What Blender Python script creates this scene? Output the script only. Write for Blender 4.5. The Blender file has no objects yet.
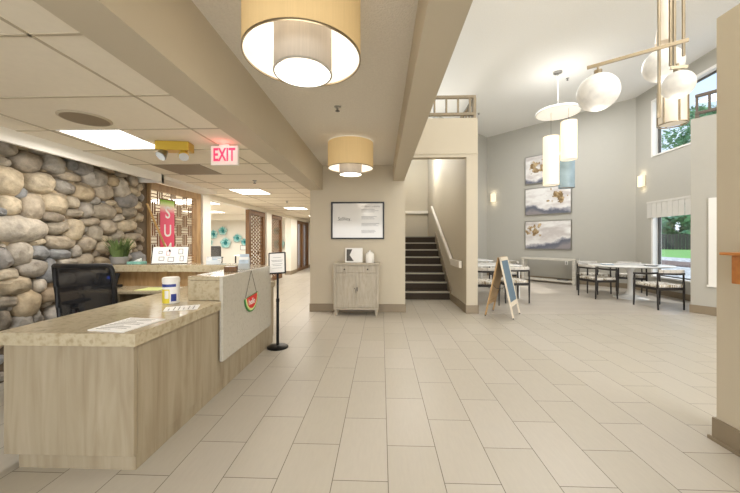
import bpy, bmesh, math, random
from mathutils import Vector, Matrix, noise
random.seed(7)
PI = math.pi
S = bpy.context.scene
COL = S.collection

# ------------------------------------------------------------------ camera, light, exposure
CAM_H = 1.3155
FPX = 318.0
cam_d = bpy.data.cameras.new('camera')
cam = bpy.data.objects.new('camera', cam_d); COL.objects.link(cam)
cam.location = (0, 0, CAM_H)
cam.rotation_euler = (PI/2, 0, math.radians(2.07))
cam_d.sensor_fit = 'HORIZONTAL'; cam_d.sensor_width = 36.0
cam_d.lens = 36.0*FPX/740.0
cam_d.shift_x = 0.0; cam_d.shift_y = -6.5/740.0
cam_d.clip_start = 0.05; cam_d.clip_end = 300
S.camera = cam
S.view_settings.view_transform = 'Standard'; S.view_settings.look = 'None'
S.view_settings.gamma = 1.0; S.view_settings.exposure = 0.38
S.view_settings.use_curve_mapping = False
try:
    S.cycles.use_denoising = True
    S.cycles.max_bounces = 10; S.cycles.diffuse_bounces = 6; S.cycles.sample_clamp_indirect = 6
    S.cycles.caustics_reflective = False; S.cycles.caustics_refractive = False
except Exception: pass

W = bpy.data.worlds.new('world'); S.world = W; W.use_nodes = True
wn = W.node_tree; wn.nodes.clear()
wo = wn.nodes.new('ShaderNodeOutputWorld'); wb = wn.nodes.new('ShaderNodeBackground')
wt = wn.nodes.new('ShaderNodeTexCoord'); ws = wn.nodes.new('ShaderNodeSeparateXYZ'); wr = wn.nodes.new('ShaderNodeValToRGB')
wn.links.new(wt.outputs['Generated'], ws.inputs[0]); wn.links.new(ws.outputs['Z'], wr.inputs[0])
wr.color_ramp.elements[0].position = 0.0; wr.color_ramp.elements[0].color = (0.80, 0.90, 1.0, 1)
wr.color_ramp.elements[1].position = 0.6; wr.color_ramp.elements[1].color = (0.42, 0.66, 1.0, 1)
wn.links.new(wr.outputs[0], wb.inputs[0]); wb.inputs[1].default_value = 1.15
wn.links.new(wb.outputs[0], wo.inputs[0])

def light(name, kind, loc, energy, color=(1, 1, 1), size=1.0, size_y=None, rot=(0, 0, 0), spread=None):
    d = bpy.data.lights.new(name, kind); d.energy = energy; d.color = color
    if kind == 'AREA':
        d.size = size
        if size_y: d.shape = 'RECTANGLE'; d.size_y = size_y
        if spread: d.spread = spread
    elif kind == 'SUN': d.angle = size
    else: d.shadow_soft_size = size
    o = bpy.data.objects.new(name, d); COL.objects.link(o); o.location = loc; o.rotation_euler = rot
    return o
light('sun', 'SUN', (20, -20, 30), 2.2, (1, .96, .9), 0.02, rot=(math.radians(38), 0, math.radians(52)))
# added soft fill from behind the camera, tilted up; no entrance is built
light('rear_fill', 'AREA', (3.9, -4.4, 2.3), 430, (1.0, .99, .98), 6.0, 3.8, rot=(math.radians(108), 0, 0))
light('rear_fill', 'AREA', (-1.2, -4.4, 1.1), 120, (1.0, .99, .97), 4.4, 2.0, rot=(math.radians(108), 0, 0))
# sky light arriving through the two dining-room windows
for z_, h_ in ((4.08, 1.4), (1.4, 1.6)):
    pt_ = light('window_portal', 'AREA', (6.93, 6.87, z_), 1, (1, 1, 1), 2.9, h_, rot=(PI/2, 0, math.radians(84)))
    pt_.data.cycles.is_portal = True
# area lights under the ceilings of the lobby, the dining room and the room beyond the screens
light('lobby_ceiling_light', 'AREA', (3.0, 2.2, 5.0), 60, (1, .99, .98), 2.5, 4.0)
light('dining_ceiling_light', 'AREA', (4.2, 7.6, 5.0), 110, (1, 1, 1), 2.5, 3.0)
light('partition_upfill', 'AREA', (2.33, -1.0, 2.82), 110, (1, .98, .95), .2, 4.5, rot=(PI, 0, 0))  # added upward fill above the partition to brighten the high ceiling; no cove here
light('disc_upfill', 'AREA', (3.97, 7.31, 4.22), 7, (1, .97, .92), .6, .6, rot=(PI, 0, 0))  # added upward fill on top of the disc to brighten the ceiling
light('back_room_light', 'AREA', (-5.0, 5.6, 2.2), 70, (1, .98, .95), 1.5, 1.5)  # added to brighten the room behind the lattice
light('stairwell_light', 'POINT', (0.95, 8.8, 3.5), 48, (1, .97, .9), 0.12)
light('back_room_light', 'AREA', (-6.2, 9.5, 2.1), 190, (1, .98, .95), 3.5, 5.0)
light('corridor_light', 'AREA', (-2.4, 11.5, 2.15), 60, (1, .96, .9), 1.2, 5.0)
light('desk_light', 'AREA', (-2.5, 2.93, 2.2), 16, (1, .96, .9), 0.55, 0.55)
light('desk_light', 'AREA', (-2.5, 6.05, 2.2), 20, (1, .96, .9), 0.55, 0.55)

# ------------------------------------------------------------------ materials
def hexc(h):
    h = h.lstrip('#'); c = [int(h[i:i+2], 16)/255 for i in (0, 2, 4)]
    return tuple((v/12.92 if v <= .04045 else ((v+.055)/1.055)**2.4) for v in c) + (1,)
def new_mat(name):
    m = bpy.data.materials.new(name); m.use_nodes = True
    return m, m.node_tree, m.node_tree.nodes['Principled BSDF']
def mat(name, c, rough=.6, metal=0, var=.05, scale=8, bump=0, bscale=60, spec=.5, stretch=None, emit=None, es=0, trans=0, alpha=1):
    m, t, b = new_mat(name)
    b.inputs['Roughness'].default_value = rough; b.inputs['Metallic'].default_value = metal
    b.inputs['Specular IOR Level'].default_value = spec
    tc = t.nodes.new('ShaderNodeTexCoord'); vec = tc.outputs['Object']
    if stretch:
        mp = t.nodes.new('ShaderNodeMapping'); mp.inputs['Scale'].default_value = stretch
        t.links.new(vec, mp.inputs[0]); vec = mp.outputs[0]
    n = t.nodes.new('ShaderNodeTexNoise'); n.inputs['Scale'].default_value = scale; n.inputs['Detail'].default_value = 5
    t.links.new(vec, n.inputs['Vector'])
    mx = t.nodes.new('ShaderNodeMix'); mx.data_type = 'RGBA'
    col = hexc(c); mx.inputs[6].default_value = tuple(v*(1-var*2) for v in col[:3])+(1,)
    mx.inputs[7].default_value = tuple(min(1, v*(1+var*2)) for v in col[:3])+(1,)
    t.links.new(n.outputs[0], mx.inputs[0]); t.links.new(mx.outputs[2], b.inputs['Base Color'])
    if bump:
        n2 = t.nodes.new('ShaderNodeTexNoise'); n2.inputs['Scale'].default_value = bscale; n2.inputs['Detail'].default_value = 3
        t.links.new(tc.outputs['Object'], n2.inputs['Vector'])
        bp = t.nodes.new('ShaderNodeBump'); bp.inputs['Strength'].default_value = bump; bp.inputs['Distance'].default_value = .01
        t.links.new(n2.outputs[0], bp.inputs['Height']); t.links.new(bp.outputs[0], b.inputs['Normal'])
    if emit:
        b.inputs['Emission Color'].default_value = hexc(emit); b.inputs['Emission Strength'].default_value = es
    if trans: b.inputs['Transmission Weight'].default_value = trans
    if alpha < 1: b.inputs['Alpha'].default_value = alpha
    return m
def ramp_mat(name, stops, scale, rough=.5, stretch=(1, 1, 1), detail=6, dist=0, bump=0, kind='noise'):
    m, t, b = new_mat(name); b.inputs['Roughness'].default_value = rough
    tc = t.nodes.new('ShaderNodeTexCoord'); mp = t.nodes.new('ShaderNodeMapping'); mp.inputs['Scale'].default_value = stretch
    t.links.new(tc.outputs['Object'], mp.inputs[0])
    n = t.nodes.new('ShaderNodeTexNoise'); n.inputs['Scale'].default_value = scale; n.inputs['Detail'].default_value = detail
    n.inputs['Distortion'].default_value = dist
    t.links.new(mp.outputs[0], n.inputs['Vector'])
    r = t.nodes.new('ShaderNodeValToRGB'); e = r.color_ramp.elements
    while len(e) > 1: e.remove(e[-1])
    e[0].position = stops[0][0]; e[0].color = hexc(stops[0][1])
    for p, c in stops[1:]:
        q = e.new(p); q.color = hexc(c)
    t.links.new(n.outputs[0], r.inputs[0]); t.links.new(r.outputs[0], b.inputs['Base Color'])
    if bump:
        bp = t.nodes.new('ShaderNodeBump'); bp.inputs['Strength'].default_value = bump; bp.inputs['Distance'].default_value = .01
        t.links.new(n.outputs[0], bp.inputs['Height']); t.links.new(bp.outputs[0], b.inputs['Normal'])
    return m

def tile_mat():
    m, t, b = new_mat('floor_tile')
    g = t.nodes.new('ShaderNodeNewGeometry'); sp = t.nodes.new('ShaderNodeSeparateXYZ'); cb = t.nodes.new('ShaderNodeCombineXYZ')
    t.links.new(g.outputs['Position'], sp.inputs[0])
    a1 = t.nodes.new('ShaderNodeMath'); a1.operation = 'ADD'; a1.inputs[1].default_value = -2.038+.3048+.6096*40
    a2 = t.nodes.new('ShaderNodeMath'); a2.operation = 'ADD'; a2.inputs[1].default_value = -.036+.3048*60
    t.links.new(sp.outputs[1], a1.inputs[0]); t.links.new(sp.outputs[0], a2.inputs[0])
    t.links.new(a1.outputs[0], cb.inputs[0]); t.links.new(a2.outputs[0], cb.inputs[1])
    br = t.nodes.new('ShaderNodeTexBrick'); br.offset = .5; br.offset_frequency = 2; br.squash = 1
    br.inputs['Scale'].default_value = 1; br.inputs['Mortar Size'].default_value = .0022; br.inputs['Mortar Smooth'].default_value = .1
    br.inputs['Bias'].default_value = 0
    br.inputs['Brick Width'].default_value = .6096; br.inputs['Row Height'].default_value = .3048
    br.inputs['Color1'].default_value = hexc('#bab3a7'); br.inputs['Color2'].default_value = hexc('#b4ad9f'); br.inputs['Mortar'].default_value = hexc('#63594c')
    t.links.new(cb.outputs[0], br.inputs['Vector'])
    n = t.nodes.new('ShaderNodeTexNoise'); n.inputs['Scale'].default_value = 9; n.inputs['Detail'].default_value = 8
    mp = t.nodes.new('ShaderNodeMapping'); mp.inputs['Scale'].default_value = (6, 1, 1)
    t.links.new(g.outputs['Position'], mp.inputs[0]); t.links.new(mp.outputs[0], n.inputs['Vector'])
    r = t.nodes.new('ShaderNodeMapRange'); r.inputs[3].default_value = .93; r.inputs[4].default_value = 1.05
    t.links.new(n.outputs[0], r.inputs[0])
    mx = t.nodes.new('ShaderNodeVectorMath'); mx.operation = 'SCALE'
    t.links.new(br.outputs[0], mx.inputs[0]); t.links.new(r.outputs[0], mx.inputs['Scale'])
    t.links.new(mx.outputs[0], b.inputs['Base Color'])
    b.inputs['Roughness'].default_value = .38; b.inputs['Specular IOR Level'].default_value = .45
    bp = t.nodes.new('ShaderNodeBump'); bp.inputs['Strength'].default_value = .25; bp.inputs['Distance'].default_value = .003; bp.invert = True
    t.links.new(br.outputs['Fac'], bp.inputs['Height']); t.links.new(bp.outputs[0], b.inputs['Normal'])
    return m
def plank_mat():
    m, t, b = new_mat('dining_floor_plank')
    g = t.nodes.new('ShaderNodeNewGeometry')
    br = t.nodes.new('ShaderNodeTexBrick'); br.offset = .37; br.inputs['Scale'].default_value = 1
    br.inputs['Mortar Size'].default_value = .001; br.inputs['Brick Width'].default_value = 1.2; br.inputs['Row Height'].default_value = .18
    br.inputs['Color1'].default_value = hexc('#bfb7ab'); br.inputs['Color2'].default_value = hexc('#b5aca1'); br.inputs['Mortar'].default_value = hexc('#a0978b')
    t.links.new(g.outputs['Position'], br.inputs['Vector']); t.links.new(br.outputs[0], b.inputs['Base Color'])
    b.inputs['Roughness'].default_value = .3
    return m
def stone_mat():
    m, t, b = new_mat('river_stone')
    g = t.nodes.new('ShaderNodeNewGeometry'); r = t.nodes.new('ShaderNodeValToRGB'); r.color_ramp.interpolation = 'CONSTANT'
    cols = ['#bcad94', '#ae9d82', '#a39d94', '#c3b59d', '#95918d', '#b0a390', '#a08e76', '#a9a196', '#8f9091', '#b5a995', '#a09686', '#b9b0a2', '#94897a']
    e = r.color_ramp.elements
    while len(e) > 1: e.remove(e[-1])
    e[0].position = 0; e[0].color = hexc(cols[0])
    for i, c in enumerate(cols[1:], 1): e.new(i/len(cols)).color = hexc(c)
    t.links.new(g.outputs['Random Per Island'], r.inputs[0])
    n = t.nodes.new('ShaderNodeTexNoise'); n.inputs['Scale'].default_value = 9; n.inputs['Detail'].default_value = 8; n.inputs['Roughness'].default_value = .65
    n.noise_dimensions = '4D'
    wm = t.nodes.new('ShaderNodeMath'); wm.operation = 'MULTIPLY'; wm.inputs[1].default_value = 40
    t.links.new(g.outputs['Random Per Island'], wm.inputs[0]); t.links.new(wm.outputs[0], n.inputs['W'])
    t.links.new(g.outputs['Position'], n.inputs['Vector'])
    mr = t.nodes.new('ShaderNodeMapRange'); mr.inputs[1].default_value = .3; mr.inputs[2].default_value = .7; mr.inputs[3].default_value = .45; mr.inputs[4].default_value = 1.3
    t.links.new(n.outputs[0], mr.inputs[0])
    v = t.nodes.new('ShaderNodeVectorMath'); v.operation = 'SCALE'; t.links.new(r.outputs[0], v.inputs[0]); t.links.new(mr.outputs[0], v.inputs['Scale'])
    t.links.new(v.outputs[0], b.inputs['Base Color']); b.inputs['Roughness'].default_value = .7
    bp = t.nodes.new('ShaderNodeBump'); bp.inputs['Strength'].default_value = .8; bp.inputs['Distance'].default_value = .02
    t.links.new(n.outputs[0], bp.inputs['Height']); t.links.new(bp.outputs[0], b.inputs['Normal'])
    return m
M = {}
M['paint'] = mat('wall_paint_beige', '#c2b8a4', .75, var=.01, bump=.05, bscale=120)
M['paint_cool_light'] = mat('wall_paint_cool_light', '#b4b1a8', .75, var=.01, bump=.05, bscale=120)  # same paint as the beige, with the dining room's cooler light in its tone
M['paint_cream'] = mat('wall_paint_cream', '#e4dfd4', .7, var=.01)
M['ceil'] = mat('ceiling_texture', '#dfd9ce', .9, var=.05, scale=60, bump=.6, bscale=90)
M['ceil_hi'] = mat('high_ceiling', '#ebeae7', .9, var=.02, scale=40, bump=.3, bscale=70)
M['panel'] = mat('ceiling_panel', '#e9e1d1', .85, var=.02, scale=30)
M['grid'] = mat('ceiling_grid_bar', '#b7ac97', .6, var=.01)
M['base'] = mat('baseboard_taupe', '#8b7d68', .55, var=.03)
M['tile'] = tile_mat(); M['plank'] = plank_mat(); M['stone'] = stone_mat()
M['mortar'] = mat('mortar_dark', '#6a5d4c', .9, var=.1, scale=20)
M['white'] = mat('white_paint', '#e9e7e2', .5, var=.01)
M['laminate'] = ramp_mat('desk_wood_laminate', [(.25, '#8b7c64'), (.42, '#9b8d75'), (.55, '#a4977f'), (.75, '#ad9f89')], 2.4, .5, (6, 6, .6), 8, .8)
M['granite'] = ramp_mat('granite_counter', [(.3, '#a39578'), (.45, '#b8ab90'), (.58, '#bfb399'), (.72, '#aa9c80')], 26, .12, detail=6)
M['slabstone'] = ramp_mat('pale_stone_cladding', [(.3, '#b8b3a6'), (.5, '#c4bfb3'), (.7, '#bcb7aa')], 26, .25, detail=6)
M['walnut'] = ramp_mat('screen_wood', [(.3, '#5a3c20'), (.6, '#7a5630'), (.8, '#6a4826')], 4, .5, (6, 6, 1))
M['oak'] = ramp_mat('oak_frame', [(.3, '#8e6f4a'), (.6, '#a98a62'), (.8, '#9a7a52')], 4, .5, (6, 6, 1))
M['honey'] = ramp_mat('honey_wood', [(.3, '#a8662a'), (.6, '#bb7835'), (.8, '#b06d2d')], 4, .35, (1, 6, 6))
M['black'] = mat('black_plastic', '#151517', .45, var=.02)
M['mesh'] = mat('mesh_fabric', '#17171a', .8, var=.02, alpha=.64)
M['blackmetal'] = mat('black_metal', '#1a1a1c', .35, metal=.6, var=.01)
M['darkwood'] = mat('dark_chair_wood', '#2c2724', .45, var=.15, scale=12)
M['brass'] = mat('champagne_brass', '#a99c86', .3, metal=1, var=.02)
M['gold'] = mat('gold_plastic', '#c2a43e', .3, metal=.35, var=.03)
M['steel'] = mat('brushed_steel', '#a5a39e', .35, metal=1, var=.02)
M['railwood'] = mat('weathered_rail_wood', '#8d8069', .6, var=.06, scale=15)
M['paper'] = mat('paper_white', '#ecebe8', .6, var=.01)
M['ink'] = mat('ink_grey', '#55534f', .7, var=.01)
M['red'] = mat('melon_red', '#dc2f2b', .5, var=.02)
M['green'] = mat('melon_green', '#3b8a45', .5, var=.02)
M['yellowgreen'] = mat('melon_rind', '#d9e39a', .5, var=.02)
M['glow'] = mat('light_diffuser', '#ffffff', .5, var=0, emit='#fff8ec', es=4.5)
M['bulbglow'] = mat('lamp_diffuser', '#ffffff', .5, var=0, emit='#fff6e4', es=2.2)
M['globe'] = mat('alabaster_globe', '#c6c3bc', .3, var=.18, scale=12, emit='#fffaf0', es=.14)
M['shade'] = mat('linen_shade_gold', '#cdb080', .8, var=.05, scale=3, stretch=(60, 60, 1), emit='#e2c388', es=.22)
M['shade_in'] = mat('shade_lining_white', '#f4f1ea', .7, var=0, emit='#fff6ea', es=.28)
M['sheer'] = mat('sheer_inner_shade', '#a89d8f', .8, var=.1, scale=5, stretch=(40, 40, 1), emit='#f3e6d2', es=.08)
M['cylglow'] = mat('pendant_cylinder_shade', '#efe8d8', .6, var=.04, scale=4, stretch=(20, 20, 1), emit='#ffe6b8', es=.45)
M['cylreflect'] = mat('pendant_glass_reflection', '#93a7b0', .2, var=.25, scale=3, emit='#bcd8e4', es=.06)  # blue reflection painted into the glass colour and its faint glow
M['greywash'] = ramp_mat('greywashed_wood', [(.3, '#a59b8a'), (.55, '#b0a796'), (.75, '#b9b0a0')], 5, .6, (5, 5, 1), 8, .8)
M['whitewash'] = ramp_mat('whitewashed_wood', [(.3, '#b9b4a9'), (.55, '#cdc8bc'), (.75, '#d8d3c8')], 5, .6, (1, 5, 5), 8, .8)
M['tread'] = mat('stair_carpet', '#3b3126', .9, var=.15, scale=50, bump=.3)
M['nosing'] = mat('stair_nosing', '#a39a88', .5, var=.03)
M['rail'] = mat('painted_handrail', '#e3dccf', .5, var=.01)
M['teal'] = ramp_mat('teal_glass', [(.3, '#2f8f96'), (.45, '#7dbcbc'), (.6, '#b5d8d4'), (.8, '#8cc6c2')], 12, .12, detail=3)
M['tealdark'] = mat('teal_centre', '#2c7f82', .2, var=.1)
M['tealpale'] = mat('pale_teal_rim', '#b9dad6', .15, var=.12, scale=14)
M['tabletop'] = mat('white_tabletop', '#e8e7e4', .18, var=.01)
M['leaf'] = mat('plant_leaf', '#667a45', .6, var=.2, scale=20)
M['pot'] = mat('grey_pot', '#8d8a86', .7, var=.04)
M['tree'] = mat('tree_leaf', '#79a877', .7, var=.3, scale=2)
M['bark'] = mat('tree_bark', '#5c4a38', .9, var=.2)
M['fence'] = mat('weathered_fence', '#48443f', .9, var=.15, scale=3, stretch=(8, 8, .3))
M['lawn'] = mat('lawn_grass', '#7fae58', .95, var=.15, scale=1.5)
M['gravel'] = ramp_mat('gravel', [(.35, '#8b8680'), (.5, '#c9c5bf'), (.65, '#e5e2dd')], 6, .9, detail=8)
M['mulch'] = mat('mulch', '#7b6356', .95, var=.3, scale=6)
M['concrete'] = mat('concrete', '#b5b1aa', .9, var=.05)
M['plaster_white'] = mat('white_ceramic', '#ece9e2', .4, var=.02)
def glass():
    m, t, b = new_mat('window_glass')
    o = t.nodes['Material Output']; tr = t.nodes.new('ShaderNodeBsdfTransparent'); gl = t.nodes.new('ShaderNodeBsdfGlossy'); gl.inputs['Roughness'].default_value = .02
    fr = t.nodes.new('ShaderNodeValue'); fr.outputs[0].default_value = .07
    mx = t.nodes.new('ShaderNodeMixShader'); t.links.new(fr.outputs[0], mx.inputs[0]); t.links.new(tr.outputs[0], mx.inputs[1]); t.links.new(gl.outputs[0], mx.inputs[2])
    t.links.new(mx.outputs[0], o.inputs[0]); return m
M['glass'] = glass()

# ------------------------------------------------------------------ mesh helpers
class MB:
    def __init__(s): s.b = bmesh.new(); s.mi = 0
    def _tag(s, faces):
        for f in faces: f.material_index = s.mi
    def box(s, x0, x1, y0, y1, z0, z1, rot=None, piv=None):
        vs = [s.b.verts.new((x, y, z)) for x in (x0, x1) for y in (y0, y1) for z in (z0, z1)]
        if rot is not None:
            p = Vector(piv) if piv is not None else Vector(((x0+x1)/2, (y0+y1)/2, (z0+z1)/2))
            for v in vs: v.co = rot @ (v.co-p)+p
        fs = [s.b.faces.new([vs[i] for i in q]) for q in ((0, 1, 3, 2), (4, 6, 7, 5), (0, 4, 5, 1), (2, 3, 7, 6), (0, 2, 6, 4), (1, 5, 7, 3))]
        s._tag(fs); return s
    def prism(s, pts, z0, z1):
        a = [s.b.verts.new((x, y, z0)) for x, y in pts]; c = [s.b.verts.new((x, y, z1)) for x, y in pts]
        n = len(pts); fs = [s.b.faces.new(a[::-1]), s.b.faces.new(c)]
        for i in range(n): fs.append(s.b.faces.new((a[i], a[(i+1) % n], c[(i+1) % n], c[i])))
        s._tag(fs); return s
    def lathe(s, prof, n=32, c=(0, 0, 0), sx=1, sy=1, closed=False):
        rings = []
        for r, z in prof:
            rings.append([s.b.verts.new((c[0]+sx*r*math.cos(2*PI*k/n), c[1]+sy*r*math.sin(2*PI*k/n), c[2]+z)) for k in range(n)] if r > 1e-6 else [s.b.verts.new((c[0], c[1], c[2]+z))])
        fs = []
        pairs = list(zip(rings, rings[1:]))
        if closed: pairs.append((rings[-1], rings[0]))
        for a, d in pairs:
            for k in range(n):
                k2 = (k+1) % n
                if len(a) == 1 and len(d) == 1: continue
                if len(a) == 1: fs.append(s.b.faces.new((a[0], d[k2], d[k])))
                elif len(d) == 1: fs.append(s.b.faces.new((a[k], a[k2], d[0])))
                else: fs.append(s.b.faces.new((a[k], a[k2], d[k2], d[k])))
        s._tag(fs); return s
    def cyl(s, p, q, r, r2=None, n=12):
        p, q = Vector(p), Vector(q); d = q-p; L = d.length; R = d.to_track_quat('Z', 'Y').to_matrix(); r2 = r if r2 is None else r2
        a = [s.b.verts.new(p+R @ Vector((r*math.cos(2*PI*k/n), r*math.sin(2*PI*k/n), 0))) for k in range(n)]
        c = [s.b.verts.new(p+R @ Vector((r2*math.cos(2*PI*k/n), r2*math.sin(2*PI*k/n), L))) for k in range(n)]
        fs = [s.b.faces.new(a[::-1]), s.b.faces.new(c)]
        for k in range(n): fs.append(s.b.faces.new((a[k], a[(k+1) % n], c[(k+1) % n], c[k])))
        s._tag(fs); return s
    def bar(s, p, q, w, h=None):
        """square bar from p to q"""
        p, q = Vector(p), Vector(q); d = q-p; L = d.length; h = w if h is None else h
        up = Vector((0, 0, 1)) if abs(d.normalized().z) < .95 else Vector((0, 1, 0))
        xa = d.cross(up).normalized(); ya = xa.cross(d).normalized()
        a = [s.b.verts.new(p+xa*u*w/2+ya*v*h/2) for u, v in ((-1, -1), (1, -1), (1, 1), (-1, 1))]
        c = [s.b.verts.new(v.co+d) for v in a]
        fs = [s.b.faces.new(a[::-1]), s.b.faces.new(c)]
        for k in range(4): fs.append(s.b.faces.new((a[k], a[(k+1) % 4], c[(k+1) % 4], c[k])))
        s._tag(fs); return s
    def tube(s, pts, r, n=10):
        pts = [Vector(p) for p in pts]; rings = []
        for i, p in enumerate(pts):
            d = (pts[min(i+1, len(pts)-1)]-pts[max(i-1, 0)]).normalized(); R = d.to_track_quat('Z', 'Y').to_matrix()
            rr = r[i] if isinstance(r, (list, tuple)) else r
            rings.append([s.b.verts.new(p+R @ Vector((rr*math.cos(2*PI*k/n), rr*math.sin(2*PI*k/n), 0))) for k in range(n)])
        fs = [s.b.faces.new(rings[0][::-1]), s.b.faces.new(rings[-1])]
        for a, c in zip(rings, rings[1:]):
            for k in range(n): fs.append(s.b.faces.new((a[k], a[(k+1) % n], c[(k+1) % n], c[k])))
        s._tag(fs); return s
    def ball(s, c, r, sc=(1, 1, 1), n=24):
        g = bmesh.ops.create_uvsphere(s.b, u_segments=n, v_segments=n//2, radius=r)
        for v in g['verts']: v.co = Vector(c)+Vector((v.co.x*sc[0], v.co.y*sc[1], v.co.z*sc[2]))
        fs = set(f for v in g['verts'] for f in v.link_faces); s._tag(fs); return s
    def build(s, name, m, parent=None, smooth=False, bevel=0, loc=None, rot=None, sub=0):
        bmesh.ops.recalc_face_normals(s.b, faces=s.b.faces)
        me = bpy.data.meshes.new(name); s.b.to_mesh(me); s.b.free()
        for x in (m if isinstance(m, (list, tuple)) else [m]): me.materials.append(M[x] if isinstance(x, str) else x)
        if smooth:
            for p in me.polygons: p.use_smooth = True
        o = bpy.data.objects.new(name, me); COL.objects.link(o)
        if parent: o.parent = parent
        if loc: o.location = loc
        if rot: o.rotation_euler = rot
        if bevel:
            b = o.modifiers.new('bevel', 'BEVEL'); b.width = bevel; b.segments = 2; b.limit_method = 'ANGLE'; b.angle_limit = math.radians(40)
        if sub:
            b = o.modifiers.new('sub', 'SUBSURF'); b.levels = sub; b.render_levels = sub
        if smooth:
            try:
                me.set_sharp_from_angle(angle=math.radians(40))
            except Exception: pass
        return o
def box1(name, m, x0, x1, y0, y1, z0, z1, parent=None, bevel=0):
    return MB().box(x0, x1, y0, y1, z0, z1).build(name, m, parent, bevel=bevel)
def struct(o):
    o['kind'] = 'structure'; return o
def tag(o, label, cat, group=None, kind=None):
    o['label'] = label; o['category'] = cat
    if group: o['group'] = group
    if kind: o['kind'] = kind
    return o
def thing(name, label, cat, loc=(0, 0, 0), rz=0, group=None):
    o = bpy.data.objects.new(name, None); COL.objects.link(o); o.location = loc; o.rotation_euler = (0, 0, rz)
    o.empty_display_size = .1
    return tag(o, label, cat, group)
def dup(root, loc, rz, label=None, group=None, scale=None):
    r = root.copy(); COL.objects.link(r); r.location = loc; r.rotation_euler = (0, 0, rz)
    if label: r['label'] = label
    if group: r['group'] = group
    if scale: r.scale = (scale,)*3
    for ch in list(root.children):
        c = ch.copy(); COL.objects.link(c); c.parent = r
        for g in list(ch.children):
            d = g.copy(); COL.objects.link(d); d.parent = c
    return r
def text(name, body, size, m, loc, rot, parent=None, ext=.001, ax='CENTER', sx=1, bold=0, spacing=1.0):
    cu = bpy.data.curves.new(name, 'FONT'); cu.body = body; cu.size = size; cu.extrude = ext; cu.align_x = ax; cu.align_y = 'CENTER'
    cu.offset = bold; cu.space_line = spacing
    t = bpy.data.objects.new(name, cu); COL.objects.link(t)
    bpy.context.view_layer.update()
    me = bpy.data.meshes.new_from_object(t.evaluated_get(bpy.context.evaluated_depsgraph_get()))
    bpy.data.objects.remove(t); bpy.data.curves.remove(cu)
    me.materials.clear(); me.materials.append(M[m])
    o = bpy.data.objects.new(name, me); COL.objects.link(o)
    if parent: o.parent = parent
    o.location = loc; o.rotation_euler = rot; o.scale = (sx, 1, 1)
    return o
WALLROT = (PI/2, 0, 0)          # text facing -Y
TH = math.radians(2.07)
def ray(px, py):
    a = (px-370)/FPX
    return Vector((a*math.cos(TH)-math.sin(TH), a*math.sin(TH)+math.cos(TH), -(py-240)/FPX))
def on_x(px, py, x):            # point of the plane X = x seen at a pixel of the 740 x 493 photograph
    d = ray(px, py); return Vector((0, 0, CAM_H))+d*(x/d.x)

# ------------------------------------------------------------------ the setting
struct(box1('floor', 'tile', -9.5, 7.2, -5, 16.5, -.06, 0))
# dining room floor: thin vinyl plank laid over the slab, its edge on the line of the stair wall
L0 = Vector((3.896, 11.90)); C0 = Vector((6.758, 8.70))
R1 = Vector((6.46, 4.6)); RD = (Vector((6.607, 6.843))-C0).normalized()
struct(MB().prism([(1.72, 5.75), (5.72, 5.75), (5.84, 6.05), (6.607, 6.5), (6.758, 8.70), (3.896, 11.90), (1.72, 9.72)], .0005, .003).build('floor', 'plank'))

# drop ceiling over reception and corridor, with its grid
cl = struct(box1('ceiling', 'panel', -3.5, -1.33, -4.5, 16.2, 2.25, 2.33))
g = MB()
for x in (-1.6, -2.82): g.box(x-.008, x+.008, -4.5, 16.2, 2.246, 2.25)
y = -4.5+((2.0-(-4.5)) % .61)
while y < 16.2: g.box(-3.5, -1.33, y-.008, y+.008, 2.246, 2.25); y += .61
struct(g.build('ceiling_grid', 'grid', cl))
# return-air panel in the tiles
struct(box1('ceiling_panel', 'base', -2.85, -2.25, 3.84, 4.42, 2.244, 2.25, cl))
struct(box1('ceiling', 'ceil', -1.08, .21, -4.5, 5.8, 2.68, 2.80))
struct(MB().box(.2, 6.98, -4.6, 16.5, 5.1, 5.25).build('ceiling', 'ceil_hi'))
struct(box1('ceiling', 'panel', -9.5, -3.5, 4.4, 14, 2.3, 2.36))
struct(box1('ceiling_beam', 'paint', -1.33, -1.08, -4.5, 5.8, 2.23, 2.80))
struct(box1('ceiling_beam', 'paint', .21, .41, -4.5, 5.8, 2.39, 5.1))
w = struct(box1('wall_front', 'paint', -1.31, .43, 5.8, 16.2, 0, 3.5))
# stair wall, header and stairwell back wall
struct(MB().box(1.52, 1.72, 5.75, 10.5, 0, 3.5).box(1.52, 1.72, 8.0, 10.5, 3.5, 4.15).box(.41, 1.52, 5.75, 5.9, 2.8, 3.5).box(.405, 1.725, 5.735, 5.75, 2.855, 2.87).build('wall_stair', 'paint'))
struct(box1('wall_stair_back', 'paint', .43, 1.72, 10.5, 10.7, 0, 5.1))
# dining room walls
u = (C0-L0).normalized(); nrm = Vector((-u.y, u.x))       # outward
BACKROT = math.atan2(u.y, u.x); LB = (C0-L0).length
wl = struct(MB().box(0, LB+.1, 0, .2, 0, 5.1).build('wall_back', 'paint_cool_light', loc=(L0.x, L0.y, 0), rot=(0, 0, BACKROT)))
struct(MB().prism([(1.72, 9.72), (3.896, 11.90), (3.76, 12.04), (1.58, 9.86)], 0, 5.1).build('wall_left_bay', 'paint_cool_light'))
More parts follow.
